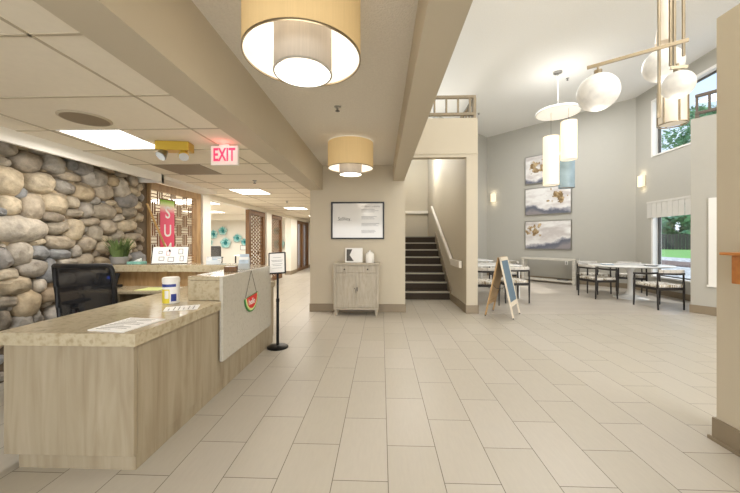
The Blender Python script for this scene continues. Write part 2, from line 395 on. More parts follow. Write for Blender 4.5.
# right wall in its own frame: s runs from corner C0 towards the camera, outside at +t
RR = math.atan2(RD.y, RD.x)
def rp(px):    # s of the wall at a pixel column
    d = ray(px, 240); d2 = Vector((d.x, d.y)); n = Vector((-RD.y, RD.x)); k = C0.dot(n)/d2.dot(n); return (d2*k-C0).dot(RD)
sA = rp(651); sB = sA+2.9
zl0, zl1, zu0, zu1 = .40, 2.2, 3.37, 4.78
LR = (R1-C0).length
mb = MB()
for s0, s1, z0, z1 in ((-.2, sA, 0, 5.1), (sB, LR, 0, 5.1), (sA, sB, 0, zl0), (sA, sB, zl1, zu0), (sA, sB, zu1, 5.1)): mb.box(s0, s1, 0, .22, z0, z1)
# local +y of this frame points outward (to the right of the walking direction is inside)
wr_ = struct(mb.build('wall_right', 'paint_cool_light', loc=(C0.x, C0.y, 0), rot=(0, 0, RR)))
for i, (z0, z1) in enumerate(((zl0, zl1), (zu0, zu1)), 1):
    f = MB(); t = .055
    f.box(sA, sA+t, .0, .2, z0, z1).box(sB-t, sB, .0, .2, z0, z1).box(sA+t, sB-t, .0, .2, z1-t, z1).box(sA+t, sB-t, -.02, .2, z0, z0+.035)
    wv = struct(f.build('window_%d' % i, 'white', loc=(C0.x, C0.y, 0), rot=(0, 0, RR)))
    mm = MB().box(sA+t, sA+t+.03, .12, .17, z0+.035, z1-t).box(sB-t-.03, sB-t, .12, .17, z0+.035, z1-t).box(sA+t+.03, sB-t-.03, .12, .17, z0+.035, z0+.06).box(sA+t+.03, sB-t-.03, .12, .17, z1-t-.03, z1-t)
    struct(mm.build('window_sash', 'ink', wv))
    struct(MB().box(sA+t+.03, sB-t-.03, .14, .146, z0+.06, z1-t-.03).build('window_pane', 'glass', wv))
# right stub wall below the loft and the near partition
PA = (5.60, 5.97); PB = (6.60, 4.54)
struct(MB().prism([PA, PB, (6.9, 4.7), (6.62, 6.45), (6.3, 6.3), (5.78, 6.12)], 0, 3.5).build('wall_pier', 'paint_cool_light'))
struct(MB().prism([PB, (6.9, 4.54), (6.9, -4.6), (6.6, -4.6)], 0, 5.1).build('wall_right_lobby', 'paint'))
struct(box1('wall_partition', 'paint', 2.2, 2.45, -4.5, 2.17, 0, 2.77))
# left walls
struct(box1('wall_left_post', 'paint_cream', -3.62, -3.42, 5.98, 6.26, 0, 2.25))
struct(MB().box(-3.66, -3.48, 6.26, 16.2, 2.14, 2.26).build('wall_left_header', 'paint_cream'))
for a_, b_ in ((9.42, 9.85), (11.95, 12.85)): struct(box1('wall_left_pier', 'paint_cream', -3.66, -3.44, a_, b_, 0, 2.14))
struct(box1('wall_left_end', 'paint_cream', -3.66, -3.44, 15.1, 16.2, 0, 2.14))
struct(box1('wall_corridor_end', 'paint_cream', -3.6, -1.31, 16.0, 16.2, 0, 2.25))
struct(box1('wall_back_room', 'paint_cream', -9.5, -3.66, 13.6, 13.8, 0, 2.3))
struct(box1('wall_back_room_left', 'paint_cream', -9.6, -9.5, 4.4, 13.8, 0, 2.3))
struct(box1('wall_back_room_front', 'paint_cream', -9.6, -3.66, 4.3, 4.4, 0, 2.3))
struct(box1('ceiling_bulkhead', 'paint_cream', -9.5, -3.66, 12.2, 12.4, 2.1, 2.3))
# baseboards
bb = MB().box(-1.32, .44, 5.785, 5.8, 0, .15).box(.43, .445, 5.8, 7.0, 0, .15); struct(bb.build('baseboard_front', 'base', bevel=.004))
bb = MB().box(1.505, 1.52, 5.74, 7.1, 0, .15).box(1.505, 1.735, 5.735, 5.75, 0, .15).box(1.72, 1.735, 5.75, 9.7, 0, .15); struct(bb.build('baseboard_stair', 'base', bevel=.004))
struct(MB().box(0, LB, -.015, 0, 0, .14).build('baseboard_back', 'base', loc=(L0.x, L0.y, 0), rot=(0, 0, BACKROT)))
struct(MB().box(0, LR, -.015, 0, 0, .14).build('baseboard_right', 'base', loc=(C0.x, C0.y, 0), rot=(0, 0, RR)))
d = Vector((PB[0]-PA[0], PB[1]-PA[1])); a = math.atan2(d.y, d.x)
struct(MB().box(-.015, d.length, -.015, 0, 0, .15).build('baseboard_pier', 'base', loc=(PA[0], PA[1], 0), rot=(0, 0, a)))
struct(MB().box(2.185, 2.2, -4.5, 2.185, 0, .145).box(2.2, 2.45, 2.17, 2.185, 0, .145).box(2.17, 2.185, -4.5, 2.2, 0, .02).build('baseboard_partition', 'base'))
struct(MB().box(-9.4, -3.66, 13.585, 13.6, 0, .14).build('baseboard_back_room', 'base'))
bb = MB()
for a_, b_ in ((9.42, 9.85), (11.95, 12.85), (15.1, 16.0)): bb.box(-3.44, -3.425, a_, b_, 0, .14).box(-3.66, -3.425, a_-.015, a_, 0, .14)
struct(bb.build('baseboard_corridor', 'base'))
# tall white trim on the pier, cove fascia above the stones
struct(MB().box(.23, .36, -.03, 0, .53, 2.05).box(.21, .38, -.045, 0, .50, .53).build('trim_1', 'white', loc=(PA[0], PA[1], 0), rot=(0, 0, a)))
struct(MB().box(-3.16, -3.12, -1, 4.45, 2.135, 2.25).box(-3.5, -3.12, 4.41, 4.45, 2.135, 2.25).box(-3.45, -3.16, 4.45, 6.0, 2.2, 2.25).build('trim_2', 'white'))

# river-stone wall
struct(box1('wall_left', 'mortar', -3.62, -3.5, -1.5, 4.62, 0, 2.25))
STN = [(7,148,24,16),(5,162,13,10),(28.5,162,28,21),(54.5,163.5,22,18),(8,181,32,28),(41,183,29,21),(65,187,21,13),(71,177,24,9),(22,147,16,7),
(41,151.5,18,6),(73,165,12,10),(21,193,14,12),(10,205,24,20),(32,207,24,26),(55,204,26,20),(2,211,14,10),(74,203,12,12),(39.5,198,6,8),
(21,229,52,26),(54,217,23,11),(59,228,23,13),(75,230,17,22),(39.5,242,16,8),(60.7,242.5,30,14),(20,254,24,24),(39.6,252,19,14),(60.7,254,24,10),
(4,258,18,22),(34,268,28,18),(50,271,16,24),(8,275,24,14),(16,285.7,36,18),(41,286,12,14),(50,295,18,16),(9,301.6,22,12),(27.7,304,24,28),
(5,320,14,20),(76.5,251.5,10,12),(70,262,20,8),(76.5,213,16,8),(2.6,246,8,5),(36,316,10,16),(85,169,18,13),(96.4,178.4,22,18),(85,192.6,20,17),
(112.6,180.5,13,12),(104.5,191.6,16,17),(121.8,188.6,14,20),(123,174.4,12,6),(110.6,170.7,10,5),(134,180.5,7,11),(135,191.6,12,9),(128,200,18,15),
(95.4,200.8,10,9),(87.3,210,12,15),(104.5,211,22,15),(118.7,210.3,7,7),(112.6,203,10,6),(130,212,14,11),(118.7,218,11,8),(92.3,222,23,8),
(109.6,227,14,14),(127.9,226,20,11),(118.7,235.3,10,11),(135,237.3,17,8),(96.4,233,12,17),(128,245.4,18,11),(140,187,5,9),(137,205,9,9),
(134,220.6,5,4),(140,217,6,8),(123.5,258,18,10),(138,259,14,14),(121,248,9,9),(88,244,16,14),(104,247,12,12),(67,280,18,14),(85,278,20,12),(102,276,16,12),
(72,298,22,14),(95,293,20,14),(112,290,14,14),(132,272,18,12),(60,312,20,16),(85,312,22,16),(110,308,20,16),(24,322,20,16),(86,260,16,12),(104,262,14,10),
(-20,150,30,24),(-22,180,30,26),(-24,212,28,26),(-28,250,34,26),(-24,285,32,28),(-24,318,32,26),(-60,160,40,34),(-62,205,40,40),(-66,255,44,40),(-62,305,44,44)]
def stone(mb, Y, z, w, h, x=-3.5, tilt=0, dep=.12, seed=0):
    n1, n2 = 18, 12
    ca, sa = math.cos(tilt), math.sin(tilt)
    def P(u, v):
        cu, su = math.cos(u), math.sin(u); cv, sv = math.cos(v), math.sin(v)
        e = lambda q, k: math.copysign(abs(q)**k, q)
        a_ = e(cv, .85)*e(cu, .8)*w/2; b_ = e(cv, .85)*e(su, .8)*h/2; c_ = e(sv, .8)*dep
        nv = Vector((math.cos(u)*cv*1.3+seed*3.7, math.sin(u)*cv*1.3, sv*1.3+seed))
        k = 1+.20*noise.noise(nv)
        a_, b_, c_ = a_*k, b_*k, c_*(1+.2*noise.noise(nv*1.7+Vector((9, 0, 0))))
        return Vector((x+c_, Y+a_*ca-b_*sa, z+a_*sa+b_*ca))
    rings = []
    for j in range(1, n2):
        v = -PI/2+PI*j/n2
        rings.append([mb.b.verts.new(P(2*PI*i/n1, v)) for i in range(n1)])
    a0 = mb.b.verts.new(P(0, -PI/2)); a1 = mb.b.verts.new(P(0, PI/2))
    for i in range(n1):
        i2 = (i+1) % n1
        mb.b.faces.new((a0, rings[0][i2], rings[0][i])); mb.b.faces.new((a1, rings[-1][i], rings[-1][i2]))
        for A, B in zip(rings, rings[1:]): mb.b.faces.new((A[i], A[i2], B[i2], B[i]))
mb = MB()
for i, (px, py, w_, h_) in enumerate(STN):
    c = on_x(px, py, -3.44); a_ = on_x(px-w_/2, py, -3.44); b_ = on_x(px+w_/2, py, -3.44)
    wm = (b_.y-a_.y)*1.10; hm = h_*c.y/FPX*1.12
    if c.z < .05: continue
    wm = min(wm, 2.6*hm)
    stone(mb, c.y, c.z, wm, hm, tilt=random.uniform(-.22, .22), dep=min(.14, .06+.3*min(wm, hm)), seed=i*1.37)
# smaller stones bedded between the large ones
for j in range(14):
    for i in range(36):
        Y_ = .9+i*.105+random.uniform(-.03, .03); z_ = .08+j*.155+random.uniform(-.03, .03)
        if Y_ > 4.5: continue
        stone(mb, Y_, z_, random.uniform(.10, .16), random.uniform(.08, .12), x=-3.505, dep=.045, tilt=random.uniform(-.5, .5), seed=300+i*3.1+j)
o = mb.build('wall_left_stones', 'stone', smooth=True); o['kind'] = 'structure'

# ------------------------------------------------------------------ stairs
st = thing('staircase', 'dark carpeted staircase with pale nosings rising behind the poster wall to a landing', 'stairs', (.43, 7.06, 0))
for k in range(8):
    dpt = .275 if k < 7 else 1.4
    s_ = box1('step', 'tread', .002, 1.088, k*.275, k*.275+dpt+(.0 if k == 7 else .0), 0, .178*(k+1)-.03, st)
    n_ = box1('nosing', 'nosing', .002, 1.088, k*.275-.02, k*.275+.05, .178*(k+1)-.03, .178*(k+1), s_)
    box1('tread', 'tread', .002, 1.088, k*.275+.05, k*.275+dpt, .178*(k+1)-.03, .178*(k+1)-.002, s_)
MB().bar((1.078, -.06, .14), (1.078, 1.93, 1.43), .02, .22).build('wall_skirting', 'base', st)
hr = thing('handrail', 'painted handrail climbing the right wall of the stairwell', 'handrail', (1.46, 5.95, .86))
MB().bar((0, 0, 0), (0, .75, .0), .05, .13).bar((0, .72, .0), (0, 3.4, 1.42), .055, .07).build('rail', 'rail', hr, bevel=.006)
for t_ in (.3, 1.5, 2.8):
    mb = MB(); mb.cyl((0, t_, .0 if t_ < .7 else (t_-.72)*.53), (.06, t_, -.03 if t_ < .7 else (t_-.72)*.53-.03), .012)
    mb.build('bracket', 'rail', hr)
hr2 = thing('handrail', 'short horizontal painted rail across the landing back wall', 'handrail', (.43, 10.4, 2.22))
MB().box(0, 1.09, 0, .06, -.045, .045).build('rail', 'rail', hr2, bevel=.006)
box1('bracket', 'rail', .1, .14, .06, .1, -.03, .03, hr2); box1('bracket', 'rail', .9, .94, .06, .1, -.03, .03, hr2)

M['darkrail'] = mat('dark_rail_wood', '#6a6055', .6, var=.06)
def loft_rail(name_label, loc, rz, L, side=None, n=5, m='railwood'):
    t_ = thing('loft_railing', name_label, 'railing', loc, rz, None)
    MB().box(0, L, -.03, .03, .37, .42).build('top_rail', m, t_, bevel=.006)
    MB().box(0, L, -.03, .03, .06, .11).build('bottom_rail', m, t_, bevel=.006)
    for k in range(n):
        x = L*(k+.5)/n if side is None else .02+(L-.05)*k/(n-1)
        box1('baluster', m, x-.016, x+.016, -.016, .016, .11, .37, t_)
    box1('post', m, L-.05, L, -.028, .028, 0, .37, t_); box1('post', m, 0, .05, -.028, .028, 0, .06, t_)
    return t_
loft_rail('wooden loft railing facing the lobby above the stair header', (.43, 5.80, 3.5), 0, 1.27, n=6)
loft_rail('wooden loft railing running back from the corner above the stairs', (1.69, 5.86, 3.5), PI/2, 1.8, n=8)
loft_rail('dark wooden loft railing above the pier by the dining windows', (5.645, 5.93, 3.5), math.atan2(PB[1]-PA[1], PB[0]-PA[0]), 1.3, n=9, side=1, m='darkrail')

# ------------------------------------------------------------------ reception desk
rd = thing('reception_desk', 'reception desk with wood laminate panels, granite counter and raised pale stone ledge', 'reception desk', (-1.4, 1.75, 0))
def rb(name, m, x0, x1, y0, y1, z0, z1, p=rd, bev=.004):
    return box1(name, m, x0+1.4, x1+1.4, y0-1.75, y1-1.75, z0, z1, p, bev)
rb('end_panel', 'laminate', -2.17, -1.402, 1.75, 1.78, .085, .715, bev=.002)
rb('front_panel', 'laminate', -1.43, -1.40, 1.782, 4.08, .085, .715, bev=.002)
rb('toe_kick', 'laminate', -2.10, -1.404, 1.768, 4.06, 0, .083, bev=0)
rb('inner_panel', 'laminate', -2.17, -2.15, 1.78, 3.3, .085, .715, bev=0)
rb('countertop', 'granite', -2.2, -1.375, 1.725, 4.08, .717, .79)
rb('ledge_block', 'granite', -1.68, -1.392, 2.70, 3.96, .792, .965)
rb('ledge_top', 'granite', -1.68, -1.392, 2.70, 3.96, .967, 1.0)
rb('stone_front', 'slabstone', -1.39, -1.36, 2.68, 3.87, .27, 1.0)
rb('back_ledge', 'granite', -3.3, -1.682, 3.69, 4.0, .935, 1.02)
rb('back_panel', 'oak', -3.3, -1.682, 3.76, 3.82, 0, .933)
rb('work_surface', 'granite', -3.3, -2.21, 3.36, 3.755, .725, .76)
rb('drawer_unit', 'laminate', -3.3, -2.9, 3.42, 3.75, 0, .723)

# ------------------------------------------------------------------ office chairs
def office_chair(label, loc, rz):
    c = thing('office_chair', label, 'chair', loc, rz, None)
    # backrest at -Y (seen from behind)
    f = MB(); n = 14
    def bk(x, z): return (x, -.24-.10*(z-.5)+.10*(abs(x)/.28)**2-.05, z)
    z0, z1 = .56, 1.09
    pts = [bk(-.25, z0), bk(-.27, .7), bk(-.275, .9), bk(-.27, 1.05), bk(-.262, 1.085)]+[bk(x, 1.09) for x in (-.24, -.1, 0, .1, .24)]+[bk(.262, 1.085), bk(.27, 1.05), bk(.275, .9), bk(.27, .7), bk(.25, z0)]+[bk(x, z0) for x in (.1, 0, -.1, -.25)]
    f.tube(pts, .021, 8); bf = f.build('back_frame', 'black', c, smooth=True)
    g_ = MB(); gr = []
    for i in range(9):
        z = z0+(z1-z0)*i/8; gr.append([g_.b.verts.new(bk(-.26+.52*k/12, z)) for k in range(13)])
    for i in range(8):
        for k in range(12): g_.b.faces.new((gr[i][k], gr[i][k+1], gr[i+1][k+1], gr[i+1][k]))
    o = g_.build('back_mesh', 'mesh', c, smooth=True); sm = o.modifiers.new('s', 'SOLIDIFY'); sm.thickness = .004
    MB().box(-.25, .25, -.25, .25, .44, .51).build('seat', 'black', c, bevel=.03)
    MB().tube([(0, -.18, .44), (0, -.28, .46), (0, -.31, .56), (0, -.335, .72)], .025).build('spine', 'black', c)
    for s_ in (-1, 1):
        a_ = MB().tube([(s_*.22, 0, .47), (s_*.31, 0, .48), (s_*.33, 0, .55), (s_*.33, 0, .70)], .018).build('arm', 'black', c)
        MB().box(s_*.33-.04, s_*.33+.04, -.13, .13, .70, .73).build('arm_pad', 'black', a_, bevel=.012)
    MB().cyl((0, 0, .12), (0, 0, .44), .028).build('gas_column', 'black', c)
    b_ = MB()
    for k in range(5):
        a_ = 2*PI*k/5+.3; b_.bar((0, 0, .12), (.29*math.cos(a_), .29*math.sin(a_), .08), .04, .03)
    b_ = b_.build('star_base', 'black', c)
    for k in range(5):
        a_ = 2*PI*k/5+.3; x, y = .29*math.cos(a_), .29*math.sin(a_)
        MB().cyl((x-.012, y, .03), (x+.012, y, .03), .03, n=14).cyl((x, y, .03), (x, y, .08), .008).build('caster', 'black', b_)
    return c
oc = office_chair('black mesh-back office chair behind the reception counter by the stone wall', (-2.66, 3.0, 0), -.02)
dup(oc, (-5.85, 10.75, 0), .5, 'black mesh office chair in the room beyond the corridor opening', None)

# ------------------------------------------------------------------ things on the desk
def sheet(pts, z, name, m, label, cat, th=.002, lines=0, parent=None, group=None):
    c = Vector((sum(p[0] for p in pts)/4, sum(p[1] for p in pts)/4))
    o = MB().prism([(p[0]-c.x, p[1]-c.y) for p in pts], 0, th).build(name, m, parent, loc=(c.x, c.y, z))
    if label: tag(o, label, cat, group)
    if lines:
        mb_ = MB(); P = [Vector(p)-c for p in pts]
        for k in range(lines):
            v = (k+1)/(lines+1); a_ = P[0].lerp(P[3], v); b_ = P[1].lerp(P[2], v); e = .82 if k % 3 else .5
            q0 = a_.lerp(b_, .1); q1 = a_.lerp(b_, e)
            mb_.bar((q0.x, q0.y, th+.0004), (q1.x, q1.y, th+.0004), .006, .0006)
        mb_.build('print', 'ink', o)
    return o
sheet([(-1.70, 1.78), (-1.46, 1.75), (-1.42, 2.04), (-1.68, 2.07)], .7905, 'flyer_stack', 'paper', 'stack of printed flyers near the front corner of the granite counter', 'flyers', .006, 9)
sheet([(-1.60, 2.27), (-1.68, 2.42), (-1.47, 2.53), (-1.395, 2.36)], .7905, 'notice_sheet', 'paper', 'white notice sheet on the granite counter in front of the wipes canister', 'paper', .002, 6)
cn = thing('wipes_canister', 'white lidded wipes canister with yellow and blue label on the granite counter', 'canister', (-1.76, 2.6, .7905))
MB().lathe([(0, 0), (.061, 0), (.063, .004), (.063, .165), (.06, .17), (0, .17)], 32).build('body', 'paper', cn, smooth=True)
M['yellow'] = mat('label_yellow', '#e0cf3a', .4, var=.05); M['blue'] = mat('label_blue', '#2b3f8e', .4, var=.05)
MB().lathe([(.060, .17), (.0655, .172), (.0655, .205), (.058, .215), (0, .215)], 32).build('lid', 'plaster_white', cn, smooth=True)
def arc_label(name, m, a0, a1, z0, z1, r=.0638, p=cn):
    mb_ = MB(); n = 12; A = [(r*math.cos(a0+(a1-a0)*k/n), r*math.sin(a0+(a1-a0)*k/n)) for k in range(n+1)]
    for (x0, y0), (x1, y1) in zip(A, A[1:]):
        v = [mb_.b.verts.new(q) for q in ((x0, y0, z0), (x1, y1, z0), (x1, y1, z1), (x0, y0, z1))]; mb_.b.faces.new(v)
    return mb_.build(name, m, p, smooth=True)
arc_label('yellow_label', 'yellow', -2.45, -1.15, .004, .12); arc_label('blue_patch', 'blue', -1.0, -.35, .02, .08); arc_label('blue_band', 'blue', -2.5, -.4, .138, .162)
arc_label('white_panel', 'paper', -1.75, -1.25, .045, .11, .0642)

ph = thing('desk_phone', 'black desk phone with lit blue screen behind the mesh chair back', 'phone', (-3.18, 3.58, .7605))
MB().box(-.11, .11, -.09, .09, 0, .03).box(-.11, .11, .0, .03, .01, .17, Matrix.Rotation(-.35, 3, 'X')).build('body', 'black', ph, bevel=.005)
M['bluescreen'] = mat('blue_screen', '#3350c8', .3, var=.02, emit='#4a6cff', es=.9)
MB().box(.0, .085, -.014, -.012, .095, .125, Matrix.Rotation(-.35, 3, 'X'), (0, .015, .09)).build('screen', 'bluescreen', ph)
mb = MB()
for i in range(4):
    for j in range(3): mb.box(-.01+i*.022, .004+i*.022, -.014, -.009, .03+j*.018, .04+j*.018, Matrix.Rotation(-.35, 3, 'X'), (0, .015, .09))
mb.build('keypad', 'steel', ph)
mb = MB().box(-.10, -.055, -.06, -.02, .02, .16, Matrix.Rotation(-.35, 3, 'X'), (0, .015, .09)); mb.build('handset', 'black', ph, bevel=.01)
sheet([(-2.72, 3.40), (-2.45, 3.40), (-2.45, 3.62), (-2.72, 3.62)], .7605, 'green_folder', 'yellowgreen', 'pale green sheet on the lower work surface', 'paper')
sheet([(-2.42, 3.40), (-2.26, 3.40), (-2.26, 3.62), (-2.42, 3.62)], .7605, 'letter_sheet', 'paper', 'white sheet beside the green one on the lower work surface', 'paper')

pl = thing('potted_plant', 'grassy green plant in a ribbed grey pot at the end of the back ledge', 'plant', (-3.22, 3.80, 1.0205))
MB().lathe([(0, 0), (.07, 0), (.085, .01), (.095, .085), (.09, .09), (.085, .075), (0, .075)], 28).build('pot', 'pot', pl, smooth=True)
mb = MB()
for k in range(230):
    a_ = random.uniform(0, 2*PI); r = random.uniform(0, .07); h = random.uniform(.15, .27); lean = random.uniform(.02, .12)
    x, y = r*math.cos(a_), r*math.sin(a_); dx, dy = lean*math.cos(a_), lean*math.sin(a_); w_ = .006
    q = [Vector((x, y, .07)), Vector((x+dx*.35, y+dy*.35, .07+h*.6)), Vector((x+dx, y+dy, .07+h))]
    tn = Vector((-math.sin(a_+.7), math.cos(a_+.7), 0))*w_
    v = [mb.b.verts.new(p_) for p_ in (q[0]-tn, q[0]+tn, q[1]+tn, q[1]-tn, q[2])]
    mb.b.faces.new(v[:4]); mb.b.faces.new((v[3], v[2], v[4]))
o = mb.build('leaves', 'leaf', pl); sm = o.modifiers.new('s', 'SOLIDIFY'); sm.thickness = .001
# tissue packet
tb = thing('tissue_box', 'low teal tissue box with a white tissue beside the potted plant', 'tissues', (-3.01, 3.81, 1.0205))
M['tealbox'] = mat('teal_card', '#7fb7ae', .6, var=.2, scale=25)
box1('box', 'tealbox', -.09, .09, -.05, .05, 0, .03, tb, .004)
mb = MB(); rr = [(.0, .045), (.05, .028), (.04, .062), (-.01, .075), (.02, .09)]
mb.b.faces.new([mb.b.verts.new(v) for v in ((-.05, 0, .03), (.05, .01, .03), (.07, -.005, .062), (.045, .012, .075))])
mb.b.faces.new([mb.b.verts.new(v) for v in ((-.05, 0.01, .03), (.04, -.01, .03), (.04, .01, .07), (0, 0, .055))])
o = mb.build('tissue', 'paper', tb); o.modifiers.new('s', 'SOLIDIFY').thickness = .001

# collage display
dp = thing('collage_display', 'white collage display board with black back edge leaning on the back ledge', 'display', (-2.62, 3.83, 1.0265), .28)
dp.scale = (.86, 1, 1)
RX = Matrix.Rotation(-.28, 3, 'X')
MB().box(-.235, .235, .006, .02, 0, .21, RX, (0, 0, 0)).build('backing', 'black', dp)
MB().box(-.22, .235, -.002, .006, .002, .208, RX, (0, 0, 0)).build('board', 'paper', dp)
M['pink'] = mat('pink_print', '#d98a95', .6, var=.05); M['greyprint'] = mat('grey_print', '#7d7f84', .6, var=.3, scale=30)
for i, (x, z, w_, h_, m_) in enumerate(((-.12, .14, .05, .035, 'greyprint'), (-.02, .13, .05, .06, 'pink'), (-.10, .06, .07, .05, 'greyprint'), (.02, .05, .08, .06, 'greyprint'), (.14, .15, .06, .07, 'greyprint'), (.16, .06, .05, .07, 'greyprint'))):
    MB().box(x-w_/2, x+w_/2, -.004, -.0025, z-h_/2, z+h_/2, RX, (0, 0, 0)).build('photo_print', m_, dp)
    MB().box(x-w_/2+.008, x+w_/2-.008, -.0045, -.0035, z-h_/2+.008, z+h_/2-.008, RX, (0, 0, 0)).build('photo_border', 'paper', dp)
MB().bar((0, .02, .17), (0, .13, .002), .02, .006).build('stand', 'black', dp)
# small stand items on the ledge block
ch_ = thing('brochure_holder', 'clear holder with pale papers at the left of the raised ledge', 'brochure holder', (-2.05, 3.82, 1.0205), .3)
M['clear'] = mat('clear_acrylic', '#dfe6ea', .1, var=.03, alpha=.55); M['paleblue'] = mat('pale_blue_print', '#b9c8d8', .5, var=.25, scale=14)
MB().box(-.08, .08, -.03, .03, 0, .006).box(-.08, .08, -.03, -.027, 0, .05).box(-.08, .08, .027, .03, 0, .09).build('holder', 'clear', ch_)
for k, (x, m_) in enumerate(((-.045, 'paper'), (.01, 'paleblue'), (.05, 'paper'))):
    MB().box(x-.03, x+.03, -.02+.012*k, -.016+.012*k, .006, .085-.012*k, Matrix.Rotation(-.15+.2*k, 3, 'Y')).build('leaflet', m_, ch_)
cb_ = thing('card_box', 'small brown wooden card box on the raised ledge', 'box', (-1.50, 3.12, 1.0005), .1)
MB().box(-.055, .055, -.035, .035, 0, .006).box(-.055, .055, -.035, -.03, 0, .05).box(-.055, .055, .03, .035, 0, .05).box(-.055, -.05, -.03, .03, 0, .05).box(.05, .055, -.03, .03, 0, .05).build('box', 'walnut', cb_)
MB().box(-.045, .045, -.025, .025, .006, .054).build('cards', 'paper', cb_)
bh = thing('brochure_holder', 'upright clear holder with blue and white brochures beyond the card box', 'brochure holder', (-1.50, 3.42, 1.0005), .15)
MB().box(-.055, .055, -.03, .04, 0, .006).box(-.055, .055, -.03, -.027, 0, .06).box(-.055, .055, .037, .04, 0, .12).build('holder', 'clear', bh)
for k, (h, m_) in enumerate(((.10, 'paleblue'), (.13, 'paper'), (.16, 'paleblue'))):
    MB().box(-.05, .05, -.02+.018*k, -.015+.018*k, .006, h, Matrix.Rotation(.0, 3, 'X')).build('brochure', m_, bh)
sheet([(-1.66, 2.80), (-1.56, 2.80), (-1.56, 2.94), (-1.66, 2.94)], 1.0005, 'card', 'paper', 'white card lying on the near end of the raised ledge', 'paper')

# watermelon sign
wm = thing('watermelon_sign', 'watermelon slice sign hanging by a cord on the pale stone desk front', 'sign', (-1.358, 3.26, .74))
def halfdisc(r, x0, x1, m, name, tilt=-.08):
    mb_ = MB(); pts = [(r*math.cos(PI+PI*k/20), r*math.sin(PI+PI*k/20)) for k in range(21)]
    pts = [(a_*math.cos(tilt)-b_*math.sin(tilt), a_*math.sin(tilt)+b_*math.cos(tilt)) for a_, b_ in pts]
    A = [mb_.b.verts.new((x0, -a_, b_)) for a_, b_ in pts]; B = [mb_.b.verts.new((x1, -a_, b_)) for a_, b_ in pts]
    mb_.b.faces.new(A[::-1]); mb_.b.faces.new(B)
    for i in range(len(pts)): j = (i+1) % len(pts); mb_.b.faces.new((A[i], A[j], B[j], B[i]))
    return mb_.build(name, m, wm)
halfdisc(.165, .002, .012, 'green', 'rind'); halfdisc(.15, .012, .0135, 'yellowgreen', 'inner_rind'); halfdisc(.128, .0135, .016, 'red', 'flesh')
MB().tube([(.006, -.14, .0), (.004, 0, .26), (.006, .14, .0)], .0022, 6).build('cord', 'ink', wm)
text('lettering', 'hello', .085, 'paper', (.017, -.01, -.06), (PI/2, 0, PI/2), wm, .0006, bold=.001)

# floor sign stand
ss = thing('sign_stand', 'black pedestal sign stand holding a white notice beside the reception desk', 'sign stand', (-1.27, 3.85, 0))
MB().lathe([(0, 0), (.125, 0), (.127, .012), (.11, .022), (.03, .034), (0, .034)], 40).build('base', 'blackmetal', ss, smooth=True)
MB().cyl((0, 0, .03), (0, 0, .58), .017, n=16).cyl((0, 0, .56), (0, 0, .60), .021, n=16).cyl((0, 0, .60), (0, 0, .95), .013, n=16).build('pole', 'blackmetal', ss, smooth=True)
fr = MB().box(-.105, .105, -.012, .008, .0, .27).build('frame', 'black', ss, bevel=.01, loc=(.0, -.01, .90), rot=(-.22, -.06, .12))
MB().box(-.088, .088, -.0145, -.0125, .018, .252).build('notice', 'paper', fr)
mb = MB()
for k, (w_, z) in enumerate(((.05, .2), (.07, .165), (.06, .15), (.065, .12), (.05, .10), (.06, .07))): mb.box(-w_, w_, -.0152, -.0147, z, z+.004)
mb.build('notice_text', 'greyprint', fr)

# ------------------------------------------------------------------ lattice screens
def fret(mb, y0, y1, z0, z1, x, cell=.15, t=.012, d=.03):
    ny = max(1, round((y1-y0)/cell)); nz = max(1, round((z1-z0)/cell)); cy, cz = (y1-y0)/ny, (z1-z0)/nz
    for i in range(ny):
        for j in range(nz):
            a_, b_ = y0+i*cy, z0+j*cz
            if (i+j) % 2:
                for f in (.2, .5, .8): mb.box(x-d/2, x+d/2, a_+f*cy-t/2, a_+f*cy+t/2, b_-.1*cz, b_+1.1*cz)
            else:
                for f in (.2, .5, .8): mb.box(x-d/2, x+d/2, a_-.1*cy, a_+1.1*cy, b_+f*cz-t/2, b_+f*cz+t/2)
sc = thing('lattice_screen', 'wide brown basket-weave lattice screen framed in oak beside the stone wall', 'screen', (-3.5, 4.64, 0))
mb = MB(); fret(mb, .02, 1.14, .9, 2.06, 0, .17, .012, .016); mb.build('lattice', 'walnut', sc)
MB().box(-.05, .05, 0, 1.32, 2.08, 2.19).box(-.05, .05, 1.18, 1.32, 0, 2.08).box(-.04, .04, 0, .02, 0, 2.08).box(-.05, .05, .02, 1.18, 0, .9).build('frame', 'oak', sc, bevel=.004)
def column_screen(label, y0, y1, group=None):
    s_ = thing('lattice_screen', label, 'screen', (-3.53, y0, 0), 0, group); L = y1-y0
    MB().box(-.05, .05, 0, .13, 0, 2.12).box(-.05, .05, L-.13, L, 0, 2.12).box(-.05, .05, .13, L-.13, 2.0, 2.12).box(-.05, .05, .13, L-.13, 0, .12).build('frame', 'walnut', s_, bevel=.004)
    mb_ = MB(); y_ = .13; n = max(3, round((L-.26)/.11)); c_ = (L-.26)/n
    for i in range(n+1): mb_.box(-.006, .006, .13+i*c_-.014, .13+i*c_+.014, .12, 2.0)
    for j in range(19):
        for i in range(n):
            z = .12+j*.1+(.05 if i % 2 else 0); mb_.box(-.006, .006, .13+i*c_, .13+(i+1)*c_, z, z+.045)
    mb_.build('lattice', 'walnut', s_)
column_screen('tall brown pierced screen nearest the reception desk', 8.25, 9.40)
column_screen('brown pierced screen just behind the first pale pier', 9.87, 11.05)
column_screen('farther brown slatted screen before the double pier', 12.87, 13.95)
column_screen('farthest brown slatted screen at the corridor end', 13.97, 15.08)

M['pine_light'] = mat('light_pine', '#c9a468', .5, var=.05)
